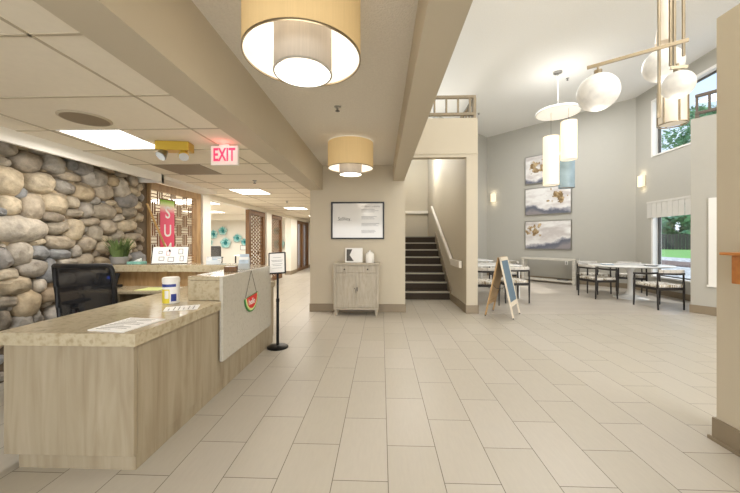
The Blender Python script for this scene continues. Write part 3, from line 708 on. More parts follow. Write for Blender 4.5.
# banner hanging on the lattice
bn = thing('hanging_banner', 'pink and green vertical banner hanging by a cord on the lattice screen', 'banner', (-3.42, 4.96, 0))
def banner_mat():
    m, t, b = new_mat('banner_cloth'); tc = t.nodes.new('ShaderNodeTexCoord'); sp = t.nodes.new('ShaderNodeSeparateXYZ'); r = t.nodes.new('ShaderNodeValToRGB')
    t.links.new(tc.outputs['Object'], sp.inputs[0]); mr = t.nodes.new('ShaderNodeMapRange'); mr.inputs[1].default_value = 1.10; mr.inputs[2].default_value = 1.99
    t.links.new(sp.outputs[2], mr.inputs[0]); t.links.new(mr.outputs[0], r.inputs[0]); e = r.color_ramp.elements
    e[0].position = 0; e[0].color = hexc('#e2486a'); e[1].position = 1; e[1].color = hexc('#86b23c')
    for p, c in ((.72, '#e0607c'), (.82, '#e9cfc6'), (.88, '#cfdca0'), (.93, '#8fb94a')): e.new(p).color = hexc(c)
    t.links.new(r.outputs[0], b.inputs['Base Color']); b.inputs['Roughness'].default_value = .8; return m
M['banner'] = banner_mat()
MB().box(0, .006, -.165, .165, .13, 1.95).build('cloth', 'banner', bn)
MB().cyl((.003, -.18, 1.955), (.003, .18, 1.955), .009).build('top_dowel', 'walnut', bn)
MB().tube([(.003, -.13, 1.955), (.003, 0, 2.06), (.003, .13, 1.955)], .003, 6).build('cord', 'ink', bn)
for i, chh in enumerate('SUMMER'):
    text('letter', chh, .27, 'paper', (.0075, 0, 1.745-.29*i), (PI/2, 0, PI/2), bn, .0006, bold=.003)
text('small_lettering', 'sweet', .08, 'paper', (.0075, 0, 1.83), (PI/2, 0, PI/2), bn, .0006)
gr_ = tag(MB().cyl((0, -.20, .78), (0, .28, .0), .014).build('wooden_pole', 'pine_light', loc=(-3.36, 4.64, 1.06)), 'slanting wooden pole leaning across the lattice screen left of the banner', 'pole')

# ------------------------------------------------------------------ room beyond
for i, (px, py, r) in enumerate(((209.5, 242.5, .15), (213.4, 234.3, .19), (222.6, 230.8, .19), (225.4, 243, .23), (237.3, 238.2, .19), (244.5, 242, .16), (279.3, 244, .22), (277.5, 231, .16))):
    d = ray(px, py); p = Vector((0, 0, CAM_H))+d*(13.5/d.y)
    fl = thing('glass_wall_flower', ['small teal glass wall flower, lowest left of the cluster', 'teal glass wall flower at the upper left of the cluster', 'topmost teal glass wall flower on the cream wall', 'largest teal glass wall flower low in the cluster centre',
        'teal glass wall flower at the right of the cluster', 'teal glass wall flower half hidden by the brown screen', 'teal glass wall flower seen in the gap between the screens', 'upper teal glass flower beside the second screen'][i], 'wall flower', (p.x, 13.55, p.z), 0, None)
    mb = MB(); n = 36; prof = [(0, .02), (.16, .02), (.36, -.03), (.8, -.07), (1.0, -.05)]
    rings = []
    for q, (rr_, yy) in enumerate(prof):
        if rr_ == 0: rings.append([mb.b.verts.new((0, yy, 0))]); continue
        rings.append([mb.b.verts.new((r*rr_*(1+.06*math.sin(5*2*PI*k/n)*rr_)*math.cos(2*PI*k/n), yy+.02*rr_*math.sin(7*2*PI*k/n+i), r*rr_*(1+.06*math.sin(5*2*PI*k/n)*rr_)*math.sin(2*PI*k/n))) for k in range(n)])
    for k in range(n): mb.b.faces.new((rings[0][0], rings[1][k], rings[1][(k+1) % n]))
    for q, (A, B) in enumerate(zip(rings[1:], rings[2:])):
        for k in range(n):
            f_ = mb.b.faces.new((A[k], A[(k+1) % n], B[(k+1) % n], B[k])); f_.material_index = 1 if q == 0 else 2 if q == 2 else 0
    for f_ in mb.b.faces:
        if len(f_.verts) == 3: f_.material_index = 1
    o = mb.build('petals', ['teal', 'tealdark', 'tealpale'], fl, smooth=True); o.modifiers.new('s', 'SOLIDIFY').thickness = .008
tb_ = thing('work_table', 'pale work table in the room beyond the corridor opening', 'table', (-4.6, 12.0, 0))
box1('tabletop', 'tabletop', -.9, .9, -.35, .35, .72, .75, tb_, .004)
for x in (-.85, .85):
    for y in (-.3, .3): box1('leg', 'blackmetal', x-.02, x+.02, y-.02, y+.02, 0, .72, tb_)
pr = thing('printer', 'small black printer on the pale table in the far room', 'printer', (-4.5, 12.0, .7505))
MB().box(-.17, .17, -.15, .15, 0, .16).box(-.13, .13, -.12, .12, .16, .2).build('body', 'black', pr, bevel=.01)
box1('paper_tray', 'paper', -.1, .1, -.24, -.15, .03, .05, pr)
pf = thing('picture_frame', 'small white framed picture low on the cream far wall', 'picture', (-5.9, 13.57, .98))
MB().box(-.22, .22, 0, .025, -.1, .1).build('frame', 'ink', pf); MB().box(-.2, .2, -.004, 0, -.085, .085).build('print', 'paper', pf)
tx = thing('round_table', 'small dark table with chairs far in the room beyond', 'table', (-7.2, 12.0, 0))
MB().lathe([(0, .7), (.4, .7), (.4, .73), (0, .73)], 28).build('tabletop', 'walnut', tx); MB().lathe([(0, 0), (.25, 0), (.25, .02), (.04, .05), (.04, .7), (0, .7)], 20).build('pedestal', 'black', tx)

# ------------------------------------------------------------------ ceiling fittings
def troffer(label, x, y, w_, l_, z=2.25):
    t_ = thing('ceiling_light', label, 'ceiling light', (x, y, z), 0, None)
    MB().box(-w_/2-.015, w_/2+.015, -l_/2-.015, -l_/2, -.007, -.001).box(-w_/2-.015, w_/2+.015, l_/2, l_/2+.015, -.007, -.001).box(-w_/2-.015, -w_/2, -l_/2, l_/2, -.007, -.001).box(w_/2, w_/2+.015, -l_/2, l_/2, -.007, -.001).build('frame', 'white', t_)
    MB().box(-w_/2, w_/2, -l_/2, l_/2, -.005, -.001).build('diffuser', 'glow', t_)
    mb_ = MB().box(-w_/2, w_/2, -.01, .01, -.0065, -.0052); mb_.build('divider', 'white', t_)
    return t_
troffer('rectangular ceiling light above the reception chair', -2.48, 2.88, .53, .54)
troffer('rectangular ceiling light just past the exit sign', -2.52, 6.05, .56, .62)
troffer('rectangular ceiling light farther along the corridor', -2.52, 9.3, .56, .62)
troffer('rectangular ceiling light at the corridor end', -2.52, 12.4, .56, .62)
troffer('large bright ceiling light near the opening in the far room', -5.2, 8.0, 1.6, 1.1, 2.3)
troffer('flat ceiling light before the bulkhead in the far room', -6.2, 10.9, 1.2, .6, 2.3)
sp_ = thing('ceiling_speaker', 'round tan ceiling speaker grille in a tile above the stone wall', 'speaker', (-2.27, 2.36, 2.25))
MB().lathe([(0, -.012), (.13, -.012), (.15, -.01), (.165, -.002), (0, -.002)], 40).build('grille', 'base', sp_, smooth=True)
MB().lathe([(.15, -.0125), (.166, -.004), (.166, -.002), (.148, -.009)], 40, closed=True).build('rim', 'grid', sp_, smooth=True)
def sprinkler(label, loc):
    s_ = thing('sprinkler_head', label, 'sprinkler', loc, 0, None)
    MB().lathe([(0, 0), (.035, 0), (.03, -.008), (.012, -.012), (.010, -.04), (0, -.04)], 20).build('escutcheon', 'steel', s_, smooth=True)
    MB().lathe([(0, -.04), (.022, -.042), (.022, -.046), (0, -.046)], 16).build('deflector', 'ink', s_)
sprinkler('sprinkler head between the two drum lamps', (-.45, 3.24, 2.679))
sprinkler('sprinkler head in the tiles behind the exit sign', (-1.98, 4.9, 2.245))
sprinkler('sprinkler head farther along the corridor tiles', (-2.25, 7.5, 2.245))
sprinkler('small detector on the high white ceiling', (2.9, 9.6, 5.099))
sprinkler('small detector on the high ceiling beside the pendant cluster', (4.35, 7.6, 5.099))

ex = thing('exit_sign', 'white exit sign with red letters hanging from the tiled ceiling', 'exit sign', (-1.53, 3.06, 2.245), -.02)
MB().box(-.05, .05, -.02, .02, -.012, -.0).build('mount', 'white', ex)
MB().box(-.135, .135, -.02, .02, -.2, -.012).build('housing', 'white', ex, bevel=.004)
M['exitred'] = mat('exit_red', '#e8274d', .4, var=0, emit='#ff2a50', es=1.1)
text('lettering', 'EXIT', .175, 'exitred', (0, -.0205, -.105), WALLROT, ex, .001, sx=.62, bold=.004)
light('exit_glow', 'POINT', (-1.50, 2.97, 2.19), .35, (1, .2, .2), .05)
em = thing('emergency_light', 'gold emergency light with two angled lamp heads under the tiled ceiling', 'emergency light', (-1.98, 2.98, 2.249), .15)
em.scale = (1.08, 1.08, 1.15)
MB().box(-.14, .14, -.06, .06, -.075, 0).build('body', 'gold', em, bevel=.008)
for s_, m_ in ((-1, 'clear'), (1, 'gold')):
    h_ = MB().cyl((s_*.08, -.01, -.07), (s_*.08+s_*.015, -.045, -.125), .028, .045, 18).build('lamp_head', m_ if s_ > 0 else 'steel', em)
    MB().cyl((s_*.096, -.0465, -.1265), (s_*.097, -.0485, -.129), .04, n=18).build('lens', 'clear', h_)

def drum(label, loc, g_=None):
    d_ = thing('drum_lamp', label, 'ceiling lamp', loc, 0, None)
    R_, H_ = .315, .35; r_, zi = .155, -.455
    # z: 0 = ceiling, drum from -.02 to -.37
    MB().lathe([(R_, -.02), (R_, -.37), (R_-.004, -.37), (R_-.004, -.02)], 64, closed=True).build('shade', ['shade'], d_, smooth=True)
    MB().lathe([(R_-.0045, -.022), (R_-.0045, -.368)], 64).build('shade_lining', 'shade_in', d_, smooth=True)
    MB().lathe([(R_+.002, -.363), (R_+.002, -.372), (R_-.006, -.372), (R_-.006, -.363)], 64, closed=True).build('bottom_trim', 'brass', d_, smooth=True)
    MB().lathe([(0, -.03), (R_-.01, -.03), (R_-.01, -.024), (0, -.024)], 48).build('top_plate', 'shade_in', d_)
    MB().lathe([(r_, -.13), (r_, zi+.01), (r_-.003, zi+.01), (r_-.003, -.13)], 48, closed=True).build('inner_shade', 'sheer', d_, smooth=True)
    MB().lathe([(r_+.003, zi+.012), (r_+.003, zi), (r_-.006, zi), (r_-.006, zi+.012)], 48, closed=True).build('inner_trim', 'steel', d_, smooth=True)
    MB().lathe([(0, zi+.006), (r_-.006, zi+.006), (r_-.006, zi+.003), (0, zi+.003)], 48).build('diffuser', 'bulbglow', d_)
    MB().cyl((0, 0, -.13), (0, 0, 0), .02).box(-r_, r_, -.006, .006, -.14, -.13).box(-.006, .006, -r_, r_, -.14, -.13).build('stem', 'steel', d_)
    MB().cyl((0, 0, -.024), (0, 0, 0), .12, n=24).build('canopy', 'white', d_)
    for k in (0, 2*PI/3, 4*PI/3):
        x, y = .22*math.cos(k+.5), .22*math.sin(k+.5)
        light('drum_bulb', 'POINT', (loc[0]+x, loc[1]+y, loc[2]-.15), .35, (1, .86, .66), .05)
    light('drum_bulb', 'POINT', (loc[0], loc[1], loc[2]-.52), 3, (1, .9, .74), .12)
drum('large gold drum lamp nearest the camera in the recessed ceiling', (-.43, 1.73, 2.68))
drum('gold drum lamp farther back above the poster wall', (-.43, 4.42, 2.68))

# pendant cluster over the dining tables
pc = thing('pendant_cluster', 'white disc canopy holding three hanging cylinder lamps near the paintings', 'pendant lamp', (3.97, 7.31, 5.1))
MB().lathe([(0, 0), (.09, 0), (.09, -.03), (.02, -.05), (0, -.05)], 24).build('ceiling_plate', 'steel', pc, smooth=True)
MB().cyl((0, 0, -.04), (0, 0, -.88), .012).build('stem', 'steel', pc)
MB().lathe([(0, -.88), (.44, -.88), (.45, -.89), (.45, -.93), (.44, -.935), (0, -.935)], 56).build('disc', 'white', pc, smooth=True)
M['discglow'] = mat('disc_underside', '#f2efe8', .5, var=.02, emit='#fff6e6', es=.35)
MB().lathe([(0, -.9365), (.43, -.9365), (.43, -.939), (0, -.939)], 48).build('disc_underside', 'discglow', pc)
def at_depth(px, py, yc):
    d = ray(px, py); k = yc; return Vector((0, 0, CAM_H))+d*k
for px, y0, y1, yc, m_ in ((551, 137, 185, 7.1, 'cylglow'), (568.8, 121.5, 159.5, 6.85, 'cylglow'), (566.5, 155, 188, 7.45, 'cylreflect')):
    p0 = at_depth(px, y0, yc)-pc.location; p1 = at_depth(px, y1, yc)-pc.location; h_ = p0.z-p1.z; r_ = 7.2*yc/FPX
    cy_ = MB().lathe([(r_, 0), (r_, -h_), (r_-.006, -h_), (r_-.006, 0)], 36, c=tuple(p0), closed=True).build('cylinder_shade', m_, pc, smooth=True)
    for zt in (-.01, -h_+.02): MB().lathe([(0, zt), (r_-.006, zt), (r_-.006, zt-.01), (0, zt-.01)], 30, c=tuple(p0)).build('shade_cap', 'shade_in' if m_ != 'cylreflect' else 'steel', cy_)
    MB().cyl((p0.x, p0.y, -.93), (p0.x, p0.y, p0.z-.015), .004, n=6).build('cable', 'ink', cy_)
# large brass chandelier with alabaster globes
cd_loc = at_depth(671, 0, 3.2)
cdl = thing('chandelier', 'brass bar chandelier with alabaster globes hanging in the lobby at upper right', 'chandelier', (cd_loc.x, cd_loc.y, 5.1))
O = cdl.location.copy()
def rel(px, py, yc): return at_depth(px, py, yc)-O
for px, py, yc, r_, lab in ((598, 92.4, 3.55, .205, 'largest globe'), (663, 65, 3.75, .195, 'globe behind the rods'), (677.7, 85.0, 3.3, .142, 'small globe')):
    c_ = rel(px, py, yc)
    gb = MB().ball(c_, r_, (1, 1, .98), 40).build('globe', 'globe', cdl, smooth=True); gb['label'] = lab
    MB().cyl(c_+Vector((0, 0, r_*.97)), c_+Vector((0, 0, r_+.04)), .04, n=20).cyl(c_+Vector((0, 0, r_+.03)), c_+Vector((0, 0, r_+.08)), .012).build('globe_cap', 'brass', gb)
    light('globe_bulb', 'POINT', tuple(O+c_-Vector((0, 0, r_+.06))), 2, (1, .95, .86), .1)
zb = rel(587, 68, 3.53).z
A_ = rel(587, 68, 3.53); B_ = rel(689, 40, 3.03); B_.z = A_.z
MB().bar(A_, B_, .022, .035).build('cross_bar', 'brass', cdl, bevel=.003)
for px, yb, yc in ((659, 118, 3.25), (670.5, 66, 3.2), (674.3, 66, 3.2), (683.5, 56, 3.2)):
    b_ = rel(px, yb, yc); MB().bar((b_.x, b_.y, -.03), (b_.x, b_.y, b_.z), .022).build('rod', 'brass', cdl, bevel=.003)
MB().bar(rel(670, 68, 3.2), rel(688, 66.5, 3.15), .022, .03).build('lower_bar', 'brass', cdl, bevel=.003)
MB().box(-.25, .25, -.08, .08, -.03, 0).build('ceiling_plate', 'brass', cdl, bevel=.004)
c_ = rel(672.5, 124, 3.85); r_ = .13; h_ = rel(672, 90, 3.85).z-c_.z
ln = MB().lathe([(0, .004), (r_-.004, .004), (r_, .01), (r_, h_), (r_-.006, h_), (r_-.006, .01)], 40, c=tuple(c_)).build('lantern_shade', 'sheer', cdl, smooth=True)
M['lantern'] = mat('alabaster_panel', '#cfc4b2', .35, var=.12, scale=5, emit='#fff0d8', es=.2)
ln.data.materials.clear(); ln.data.materials.append(M['lantern'])
mb = MB()
for k in range(6):
    a_ = 2*PI*k/6+.25; mb.bar((c_.x+(r_+.006)*math.cos(a_), c_.y+(r_+.006)*math.sin(a_), c_.z-.01), (c_.x+(r_+.006)*math.cos(a_), c_.y+(r_+.006)*math.sin(a_), c_.z+h_+.02), .014)
mb.lathe([(r_+.012, -.012), (r_+.012, .0), (r_, .0), (r_, -.012)], 40, c=tuple(c_), closed=True).lathe([(r_+.012, h_), (r_+.012, h_+.012), (r_, h_+.012), (r_, h_)], 40, c=tuple(c_), closed=True)
mb.bar((c_.x, c_.y, c_.z+h_+.01), (c_.x, c_.y, -.03), .012).build('lantern_frame', 'brass', ln)
# half-dish shade high on the rods
c_ = rel(664, 22, 3.35)
MB().lathe([(.075, -.22), (.05, 0), (.035, .22), (.03, .22), (.045, 0), (.07, -.22)], 24, c=tuple(c_), closed=True).build('upper_shade', 'lantern', cdl, smooth=True)

# sconces
def sconce(label, loc, rz):
    s_ = thing('wall_sconce', label, 'sconce', loc, rz, None)
    MB().box(-.05, .05, -.012, 0, -.12, .12).build('back_plate', 'steel', s_)
    MB().box(-.09, .09, -.09, -.015, -.14, .14).build('shade', 'cylglow', s_, bevel=.01)
    v = Matrix.Rotation(rz, 3, 'Z')
    for z in (-.2, .2):
        p = Vector(loc)+v @ Vector((0, -.09, z)); light('sconce_bulb', 'POINT', tuple(p), .4, (1, .85, .6), .04)
def wall_pt(px, py, o_, dd):
    d = ray(px, py); n = Vector((-dd.y, dd.x)); k = o_.dot(n)/Vector((d.x, d.y)).dot(n); return Vector((d.x*k, d.y*k, CAM_H+d.z*k))
p = wall_pt(494, 198, L0, u); sconce('glowing wall sconce left of the paintings', tuple(p), BACKROT)
p = wall_pt(643.5, 181, C0, RD); sconce('glowing wall sconce beside the dining windows', tuple(p), RR)
sl = thing('wall_sconce', 'small glowing box added for the glare at the left of the stairwell', 'sconce', (.435, 7.0, 2.78), PI/2)  # glare on the beam edge, given as an added glowing box and point light
MB().box(-.08, .08, -.1, -.002, -.05, .05).build('shade', 'bulbglow', sl, bevel=.01)
light('stair_glare_lamp', 'POINT', (.66, 7.0, 2.75), 10, (1, .93, .82), .05)

# ------------------------------------------------------------------ poster
ps = thing('framed_poster', 'large black-framed white poster of small print on the beige wall', 'poster', (-.435, 5.795, 1.67))
pw, phh = .97/2, .68/2
MB().box(-pw, pw, -.03, 0, phh-.028, phh).box(-pw, pw, -.03, 0, -phh, -phh+.028).box(-pw, -pw+.028, -.03, 0, -phh+.028, phh-.028).box(pw-.028, pw, -.03, 0, -phh+.028, phh-.028).build('frame', 'black', ps, bevel=.003)
M['posterpaper'] = mat('poster_under_glass', '#d9d7d3', .08, var=.01)
MB().box(-pw+.028, pw-.028, -.012, -.004, -phh+.028, phh-.028).build('poster_sheet', 'posterpaper', ps)
text('heading', 'SoShiny', .085, 'ink', (-.245, -.0130, .03), WALLROT, ps, .0005, sx=.85)
MB().box(-.38, -.30, -.0135, -.0125, .0, .003).box(-.20, -.11, -.0135, -.0125, .0, .003).build('flourish', 'greyprint', ps)
text('title_line', 'COMMUNITY AMENITIES', .03, 'ink', (.24, -.0130, .255), WALLROT, ps, .0005)
mb = MB(); z = .20
for blk in range(4):
    for k in range(3):
        L_ = random.uniform(.22, .33); mb.box(.07, .07+L_, -.0135, -.0125, z-.003, z+.003); z -= .022
    z -= .06
mb.build('small_print', 'greyprint', ps)
# ------------------------------------------------------------------ cabinet
cb = thing('cabinet', 'grey-washed wooden cabinet with one drawer and two doors under the poster', 'cabinet', (-.44, 5.63, 0))
W2, D = .37, .15
box1('top', 'greywash', -W2-.035, W2+.035, -D-.02, D, .885, .915, cb, .006)
MB().box(-W2, W2, -D+.012, D, .13, .885).build('body', 'greywash', cb, bevel=.003)
box1('base_moulding', 'greywash', -W2-.02, W2+.02, -D-.01, D, .11, .14, cb, .006)
for x in (-1, 1):
    for y in (-1, 1):
        MB().lathe([(.018, 0), (.024, .02), (.026, .05), (.032, .11), (0, .11)], 14, c=(x*(W2-.02), y*(D-.03), 0)).build('leg', 'greywash', cb, smooth=True)
for x in (-1, 1): MB().box(x*W2-.022, x*W2+.022, -D-.006, -D+.03, .14, .885).build('corner_post', 'greywash', cb, bevel=.006)
dw = box1('drawer', 'greywash', -W2+.03, W2-.03, -D+.0, -D+.012, .755, .87, cb, .004)
for x in (-.2, .2): MB().ball((x, -D-.014, .81), .014, n=14).cyl((x, -D, .81), (x, -D-.01, .81), .006).build('knob', 'ink', dw, smooth=True)
for s_ in (-1, 1):
    dr = MB().box(s_*.004, s_*(W2-.03), -D+.002, -D+.012, .15, .735).build('door', 'greywash', cb)
    MB().box(s_*.006, s_*.045, -D-.004, -D+.002, .155, .73).box(s_*(W2-.072), s_*(W2-.032), -D-.004, -D+.002, .155, .73).box(s_*.045, s_*(W2-.072), -D-.004, -D+.002, .155, .2).box(s_*.045, s_*(W2-.072), -D-.004, -D+.002, .685, .73).build('door_frame', 'greywash', dr, bevel=.002)
    if s_ > 0: MB().ball((.02, -D-.016, .47), .011, n=12).box(.012, .028, -D-.01, -D-.004, .43, .5).build('handle', 'ink', dr)
    else: MB().ball((-.02, -D-.016, .48), .010, n=12).tube([(-.02, -D-.016, .48), (-.005, -D-.022, .45), (.0, -D-.018, .40)], .004, 6).build('tassel', 'ink', dr)
fr = thing('picture_frame', 'small white framed dark and white print standing on the cabinet', 'picture', (-.49, 5.63, .9155))
R_ = Matrix.Rotation(-.12, 3, 'X')
MB().box(-.155, .155, -.01, .01, 0, .26, R_, (0, 0, 0)).build('frame', 'white', fr, bevel=.003)
MB().box(-.13, .13, -.0125, -.0105, .025, .235, R_, (0, 0, 0)).build('print', 'paper', fr)
mb = MB(); A = [(-.13, .235), (-.03, .235), (-.075, .13), (.0, .025), (-.13, .025)]
a_ = [mb.b.verts.new(R_ @ Vector((x, -.0128, z))) for x, z in A]; c2 = [mb.b.verts.new(R_ @ Vector((x, -.0135, z))) for x, z in A]
mb.b.faces.new(a_); mb.b.faces.new(c2)
for i in range(5): mb.b.faces.new((a_[i], a_[(i+1) % 5], c2[(i+1) % 5], c2[i]))
mb.build('dark_area', 'ink', fr)
MB().bar((0, .012, .2), (0, .09, .003), .03, .005).build('easel_back', 'white', fr)
cv = thing('canister_vase', 'white lidded ceramic jar beside the small frame on the cabinet', 'jar', (-.205, 5.62, .9155))
MB().lathe([(0, 0), (.07, 0), (.075, .01), (.075, .15), (.06, .17), (0, .17)], 28).build('body', 'plaster_white', cv, smooth=True)
MB().lathe([(0, .17), (.045, .172), (.045, .19), (.015, .195), (.018, .215), (0, .22)], 24).build('lid', 'plaster_white', cv, smooth=True)

# ------------------------------------------------------------------ A-frame sandwich board
af = thing('sandwich_board', 'wooden sandwich board with blue-grey chalk panel standing by the stair wall', 'sandwich board', (2.11, 5.62, 0), math.radians(56))
# local x runs along the ridge; two leaves lean towards -y and +y
W_, H_ = .52, 1.03
M['chalkblue'] = mat('chalk_panel_blue', '#5f7484', .6, var=.12, scale=5)
M['pine'] = mat('pine_frame', '#b08f63', .6, var=.08, scale=6, stretch=(1, 1, .2)); M['palepine'] = mat('pale_pine', '#d9cdb9', .6, var=.05)
for s_ in (-1, 1):
    R_ = Matrix.Rotation(s_*.21, 3, 'X')
    def B(mb_, x0, x1, y0, y1, z0, z1): mb_.box(x0, x1, y0, y1, z0-H_, z1-H_, R_, (0, 0, 0))
    mb = MB()
    for x in (-W_/2, W_/2-.035): B(mb, x, x+.035, -.011, .011, .02, H_)
    B(mb, -W_/2, W_/2, -.011, .011, H_-.06, H_); B(mb, -W_/2+.035, W_/2-.035, -.011, .011, .2, .27)
    o = mb.build('leaf_frame', 'palepine' if s_ < 0 else 'pine', af); o.location = (0, s_*.012, 1.02)
    p_ = MB(); B(p_, -W_/2+.035, W_/2-.035, -.005, .005, .27, H_-.06)
    p_.build('chalk_panel', 'chalkblue' if s_ < 0 else 'pine', o)
    f_ = MB()
    for x in (-W_/2+.017, W_/2-.018): f_.cyl(R_ @ Vector((x, 0, .02-H_)), R_ @ Vector((x, 0, .0-H_)), .012, n=8)
    f_.build('foot', 'black', o)
MB().tube([(-.24, -.1, .56), (-.24, -.05, .5), (-.24, .05, .5), (-.24, .1, .56)], .004, 6).build('chain', 'black', af)

# ------------------------------------------------------------------ dining furniture
M['seatcloth'] = ramp_mat('striped_seat_cloth', [(.4, '#9c8d76'), (.47, '#ddd8ce'), (.6, '#e9e6df'), (.68, '#b9ab94')], 5, .8, (5, 2.4, 1), 1, 1)
M['backcloth'] = mat('light_back_cloth', '#cfcac2', .8, var=.05)
def dining_chair(label, loc, rz):
    c = thing('dining_chair', label, 'chair', loc, rz, None)
    for sx in (-1, 1):
        MB().tube([(sx*.27, .26, 0), (sx*.265, .25, .4), (sx*.26, .25, .64)], [.014, .02, .016], 10).build('leg', 'darkwood', c, smooth=True)
        MB().tube([(sx*.25, -.25, 0), (sx*.255, -.24, .4), (sx*.25, -.24, .69)], [.014, .02, .016], 10).build('leg', 'darkwood', c, smooth=True)
        MB().tube([(sx*.26, .27, .645), (sx*.275, .1, .655), (sx*.27, -.1, .675), (sx*.25, -.24, .695)], [.017, .022, .02, .018], 10).build('armrest', 'darkwood', c, smooth=True)
    MB().box(-.26, .26, .225, .26, .37, .42).box(-.26, .26, -.26, -.225, .37, .42).box(-.265, -.235, -.24, .24, .37, .42).box(.235, .265, -.24, .24, .37, .42).build('seat_frame', 'darkwood', c, bevel=.005)
    o = MB().box(-.25, .25, -.24, .265, .415, .475).build('seat', 'seatcloth', c, bevel=.02)
    pts = [(.25, -.24), (.2, -.30), (.1, -.335), (0, -.345), (-.1, -.335), (-.2, -.30), (-.25, -.24)]
    mb_ = MB()
    for (x0, y0), (x1, y1) in zip(pts, pts[1:]): mb_.bar((x0, y0, .685), (x1, y1, .685), .03, .035)
    bk = mb_.build('backrest', 'darkwood', c)
    mb_ = MB(); prof = [(-.235, -.245), (-.19, -.285), (-.1, -.315), (0, -.325), (.1, -.315), (.19, -.285), (.235, -.245)]
    for (x0, y0), (x1, y1) in zip(prof, prof[1:]): mb_.bar((x0, y0, .725), (x1, y1, .725), .045, .075)
    mb_.build('back_cushion', 'backcloth', bk, bevel=.012)
    return c
dc = dining_chair('dark wood armchair left of the oval white table, facing the window', (4.95, 7.5, 0), math.radians(-82))
def dch(x, y, a, l): dup(dc, (x, y, 0), math.radians(a), l)
dch(5.40, 6.40, 4, 'dark wood armchair nearest the camera at the oval white table')
dch(5.35, 8.25, 176, 'dark wood armchair across the oval table from the camera')
dch(6.12, 8.05, 150, 'dark wood armchair behind the oval table next to the window')
def tulip(label, loc, rx, ry, rz):
    t_ = thing('dining_table', label, 'table', loc, rz)
    MB().lathe([(0, .715), (.94, .715), (1, .73), (1, .745), (.985, .75), (0, .75)], 56, sx=rx, sy=ry).build('tabletop', 'tabletop', t_, smooth=True)
    MB().lathe([(0, 0), (.33, 0), (.33, .012), (.22, .03), (.1, .085), (.055, .18), (.045, .4), (.055, .6), (.12, .714), (0, .714)], 40).build('pedestal', 'tabletop', t_, smooth=True)
    return t_
tulip('white oval pedestal dining table by the dining room window', (5.66, 7.45, 0), .84, .6, -.1)
def book(label, loc, rz, m_='paleblue'):
    t_ = thing('place_setting', label, 'plate', loc, rz)
    MB().lathe([(0, 0), (.1, 0), (.14, .018), (.135, .02), (.09, .006), (0, .006)], 28).build('plate', m_, t_, smooth=True)
    box1('napkin', 'paper', -.03, .03, -.09, .09, .012, .03, t_)
book('grey plate with napkin on the near right of the oval table', (5.85, 7.12, .7505), .3, 'greyprint'); book('pale plate with napkin on the left of the oval table', (5.15, 7.45, .7505), 1.4)
# left table beyond the stair wall
t2 = thing('dining_table', 'white rectangular dining table behind the sandwich board', 'table', (2.5, 7.65, 0), .05)
box1('tabletop', 'tabletop', -.75, .65, -.42, .42, .72, .75, t2, .006)
for x in (-.68, .58):
    for y in (-.36, .36): box1('leg', 'tabletop', x-.025, x+.025, y-.025, y+.025, 0, .72, t2)
t3 = thing('dining_table', 'white dining table farther back by the left bay wall', 'table', (2.5, 9.35, 0), .05)
box1('tabletop', 'tabletop', -.6, .6, -.4, .4, .72, .75, t3, .006)
for x in (-.54, .54):
    for y in (-.34, .34): box1('leg', 'tabletop', x-.025, x+.025, y-.025, y+.025, 0, .72, t3)
dch(2.12, 6.72, -4, 'dark wood armchair half hidden by the stair wall at the near table')
dch(2.80, 6.95, 4, 'dark wood armchair behind the sandwich board at the near table')
dch(3.25, 8.6, 100, 'dark wood armchair with pale back at the right end of the left tables')
dch(2.0, 8.42, 180, 'dark wood armchair between the two left dining tables')

# console
cq = (Vector((4.51, 10.45))+Vector((5.6, 9.42)))/2
co = thing('console_table', 'long whitewashed open console table under the paintings', 'console table', (cq.x, cq.y, 0), BACKROT)
LH = .79
MB().box(-LH, LH, 0, .32, .70, .76).build('top', 'whitewash', co, bevel=.004)
MB().box(-LH+.02, LH-.02, .02, .30, .06, .11).build('shelf', 'whitewash', co, bevel=.004)
for x in (-LH+.02, LH-.10):
    for y in (0.01, .24): MB().box(x, x+.08, y, y+.07, 0, .70).build('leg', 'whitewash', co, bevel=.004)
b_ = tag(box1('tray', 'ink', -.14, .14, -.05, .05, 0, .03), 'flat dark tray lying on the console bottom shelf', 'tray'); b_.location = co.matrix_basis @ Vector((.4, .14, .1105)); b_.rotation_euler = (0, 0, BACKROT)
ol = thing('wall_outlet', 'white outlet plate on the back wall behind the console', 'outlet', tuple(wall_pt(566.5, 263, L0, u)), BACKROT)
MB().box(-.04, .04, -.008, 0, -.06, .06).build('plate', 'white', ol); MB().box(-.012, .012, -.010, -.008, .01, .04).box(-.012, .012, -.010, -.008, -.04, -.01).build('socket', 'ink', ol)

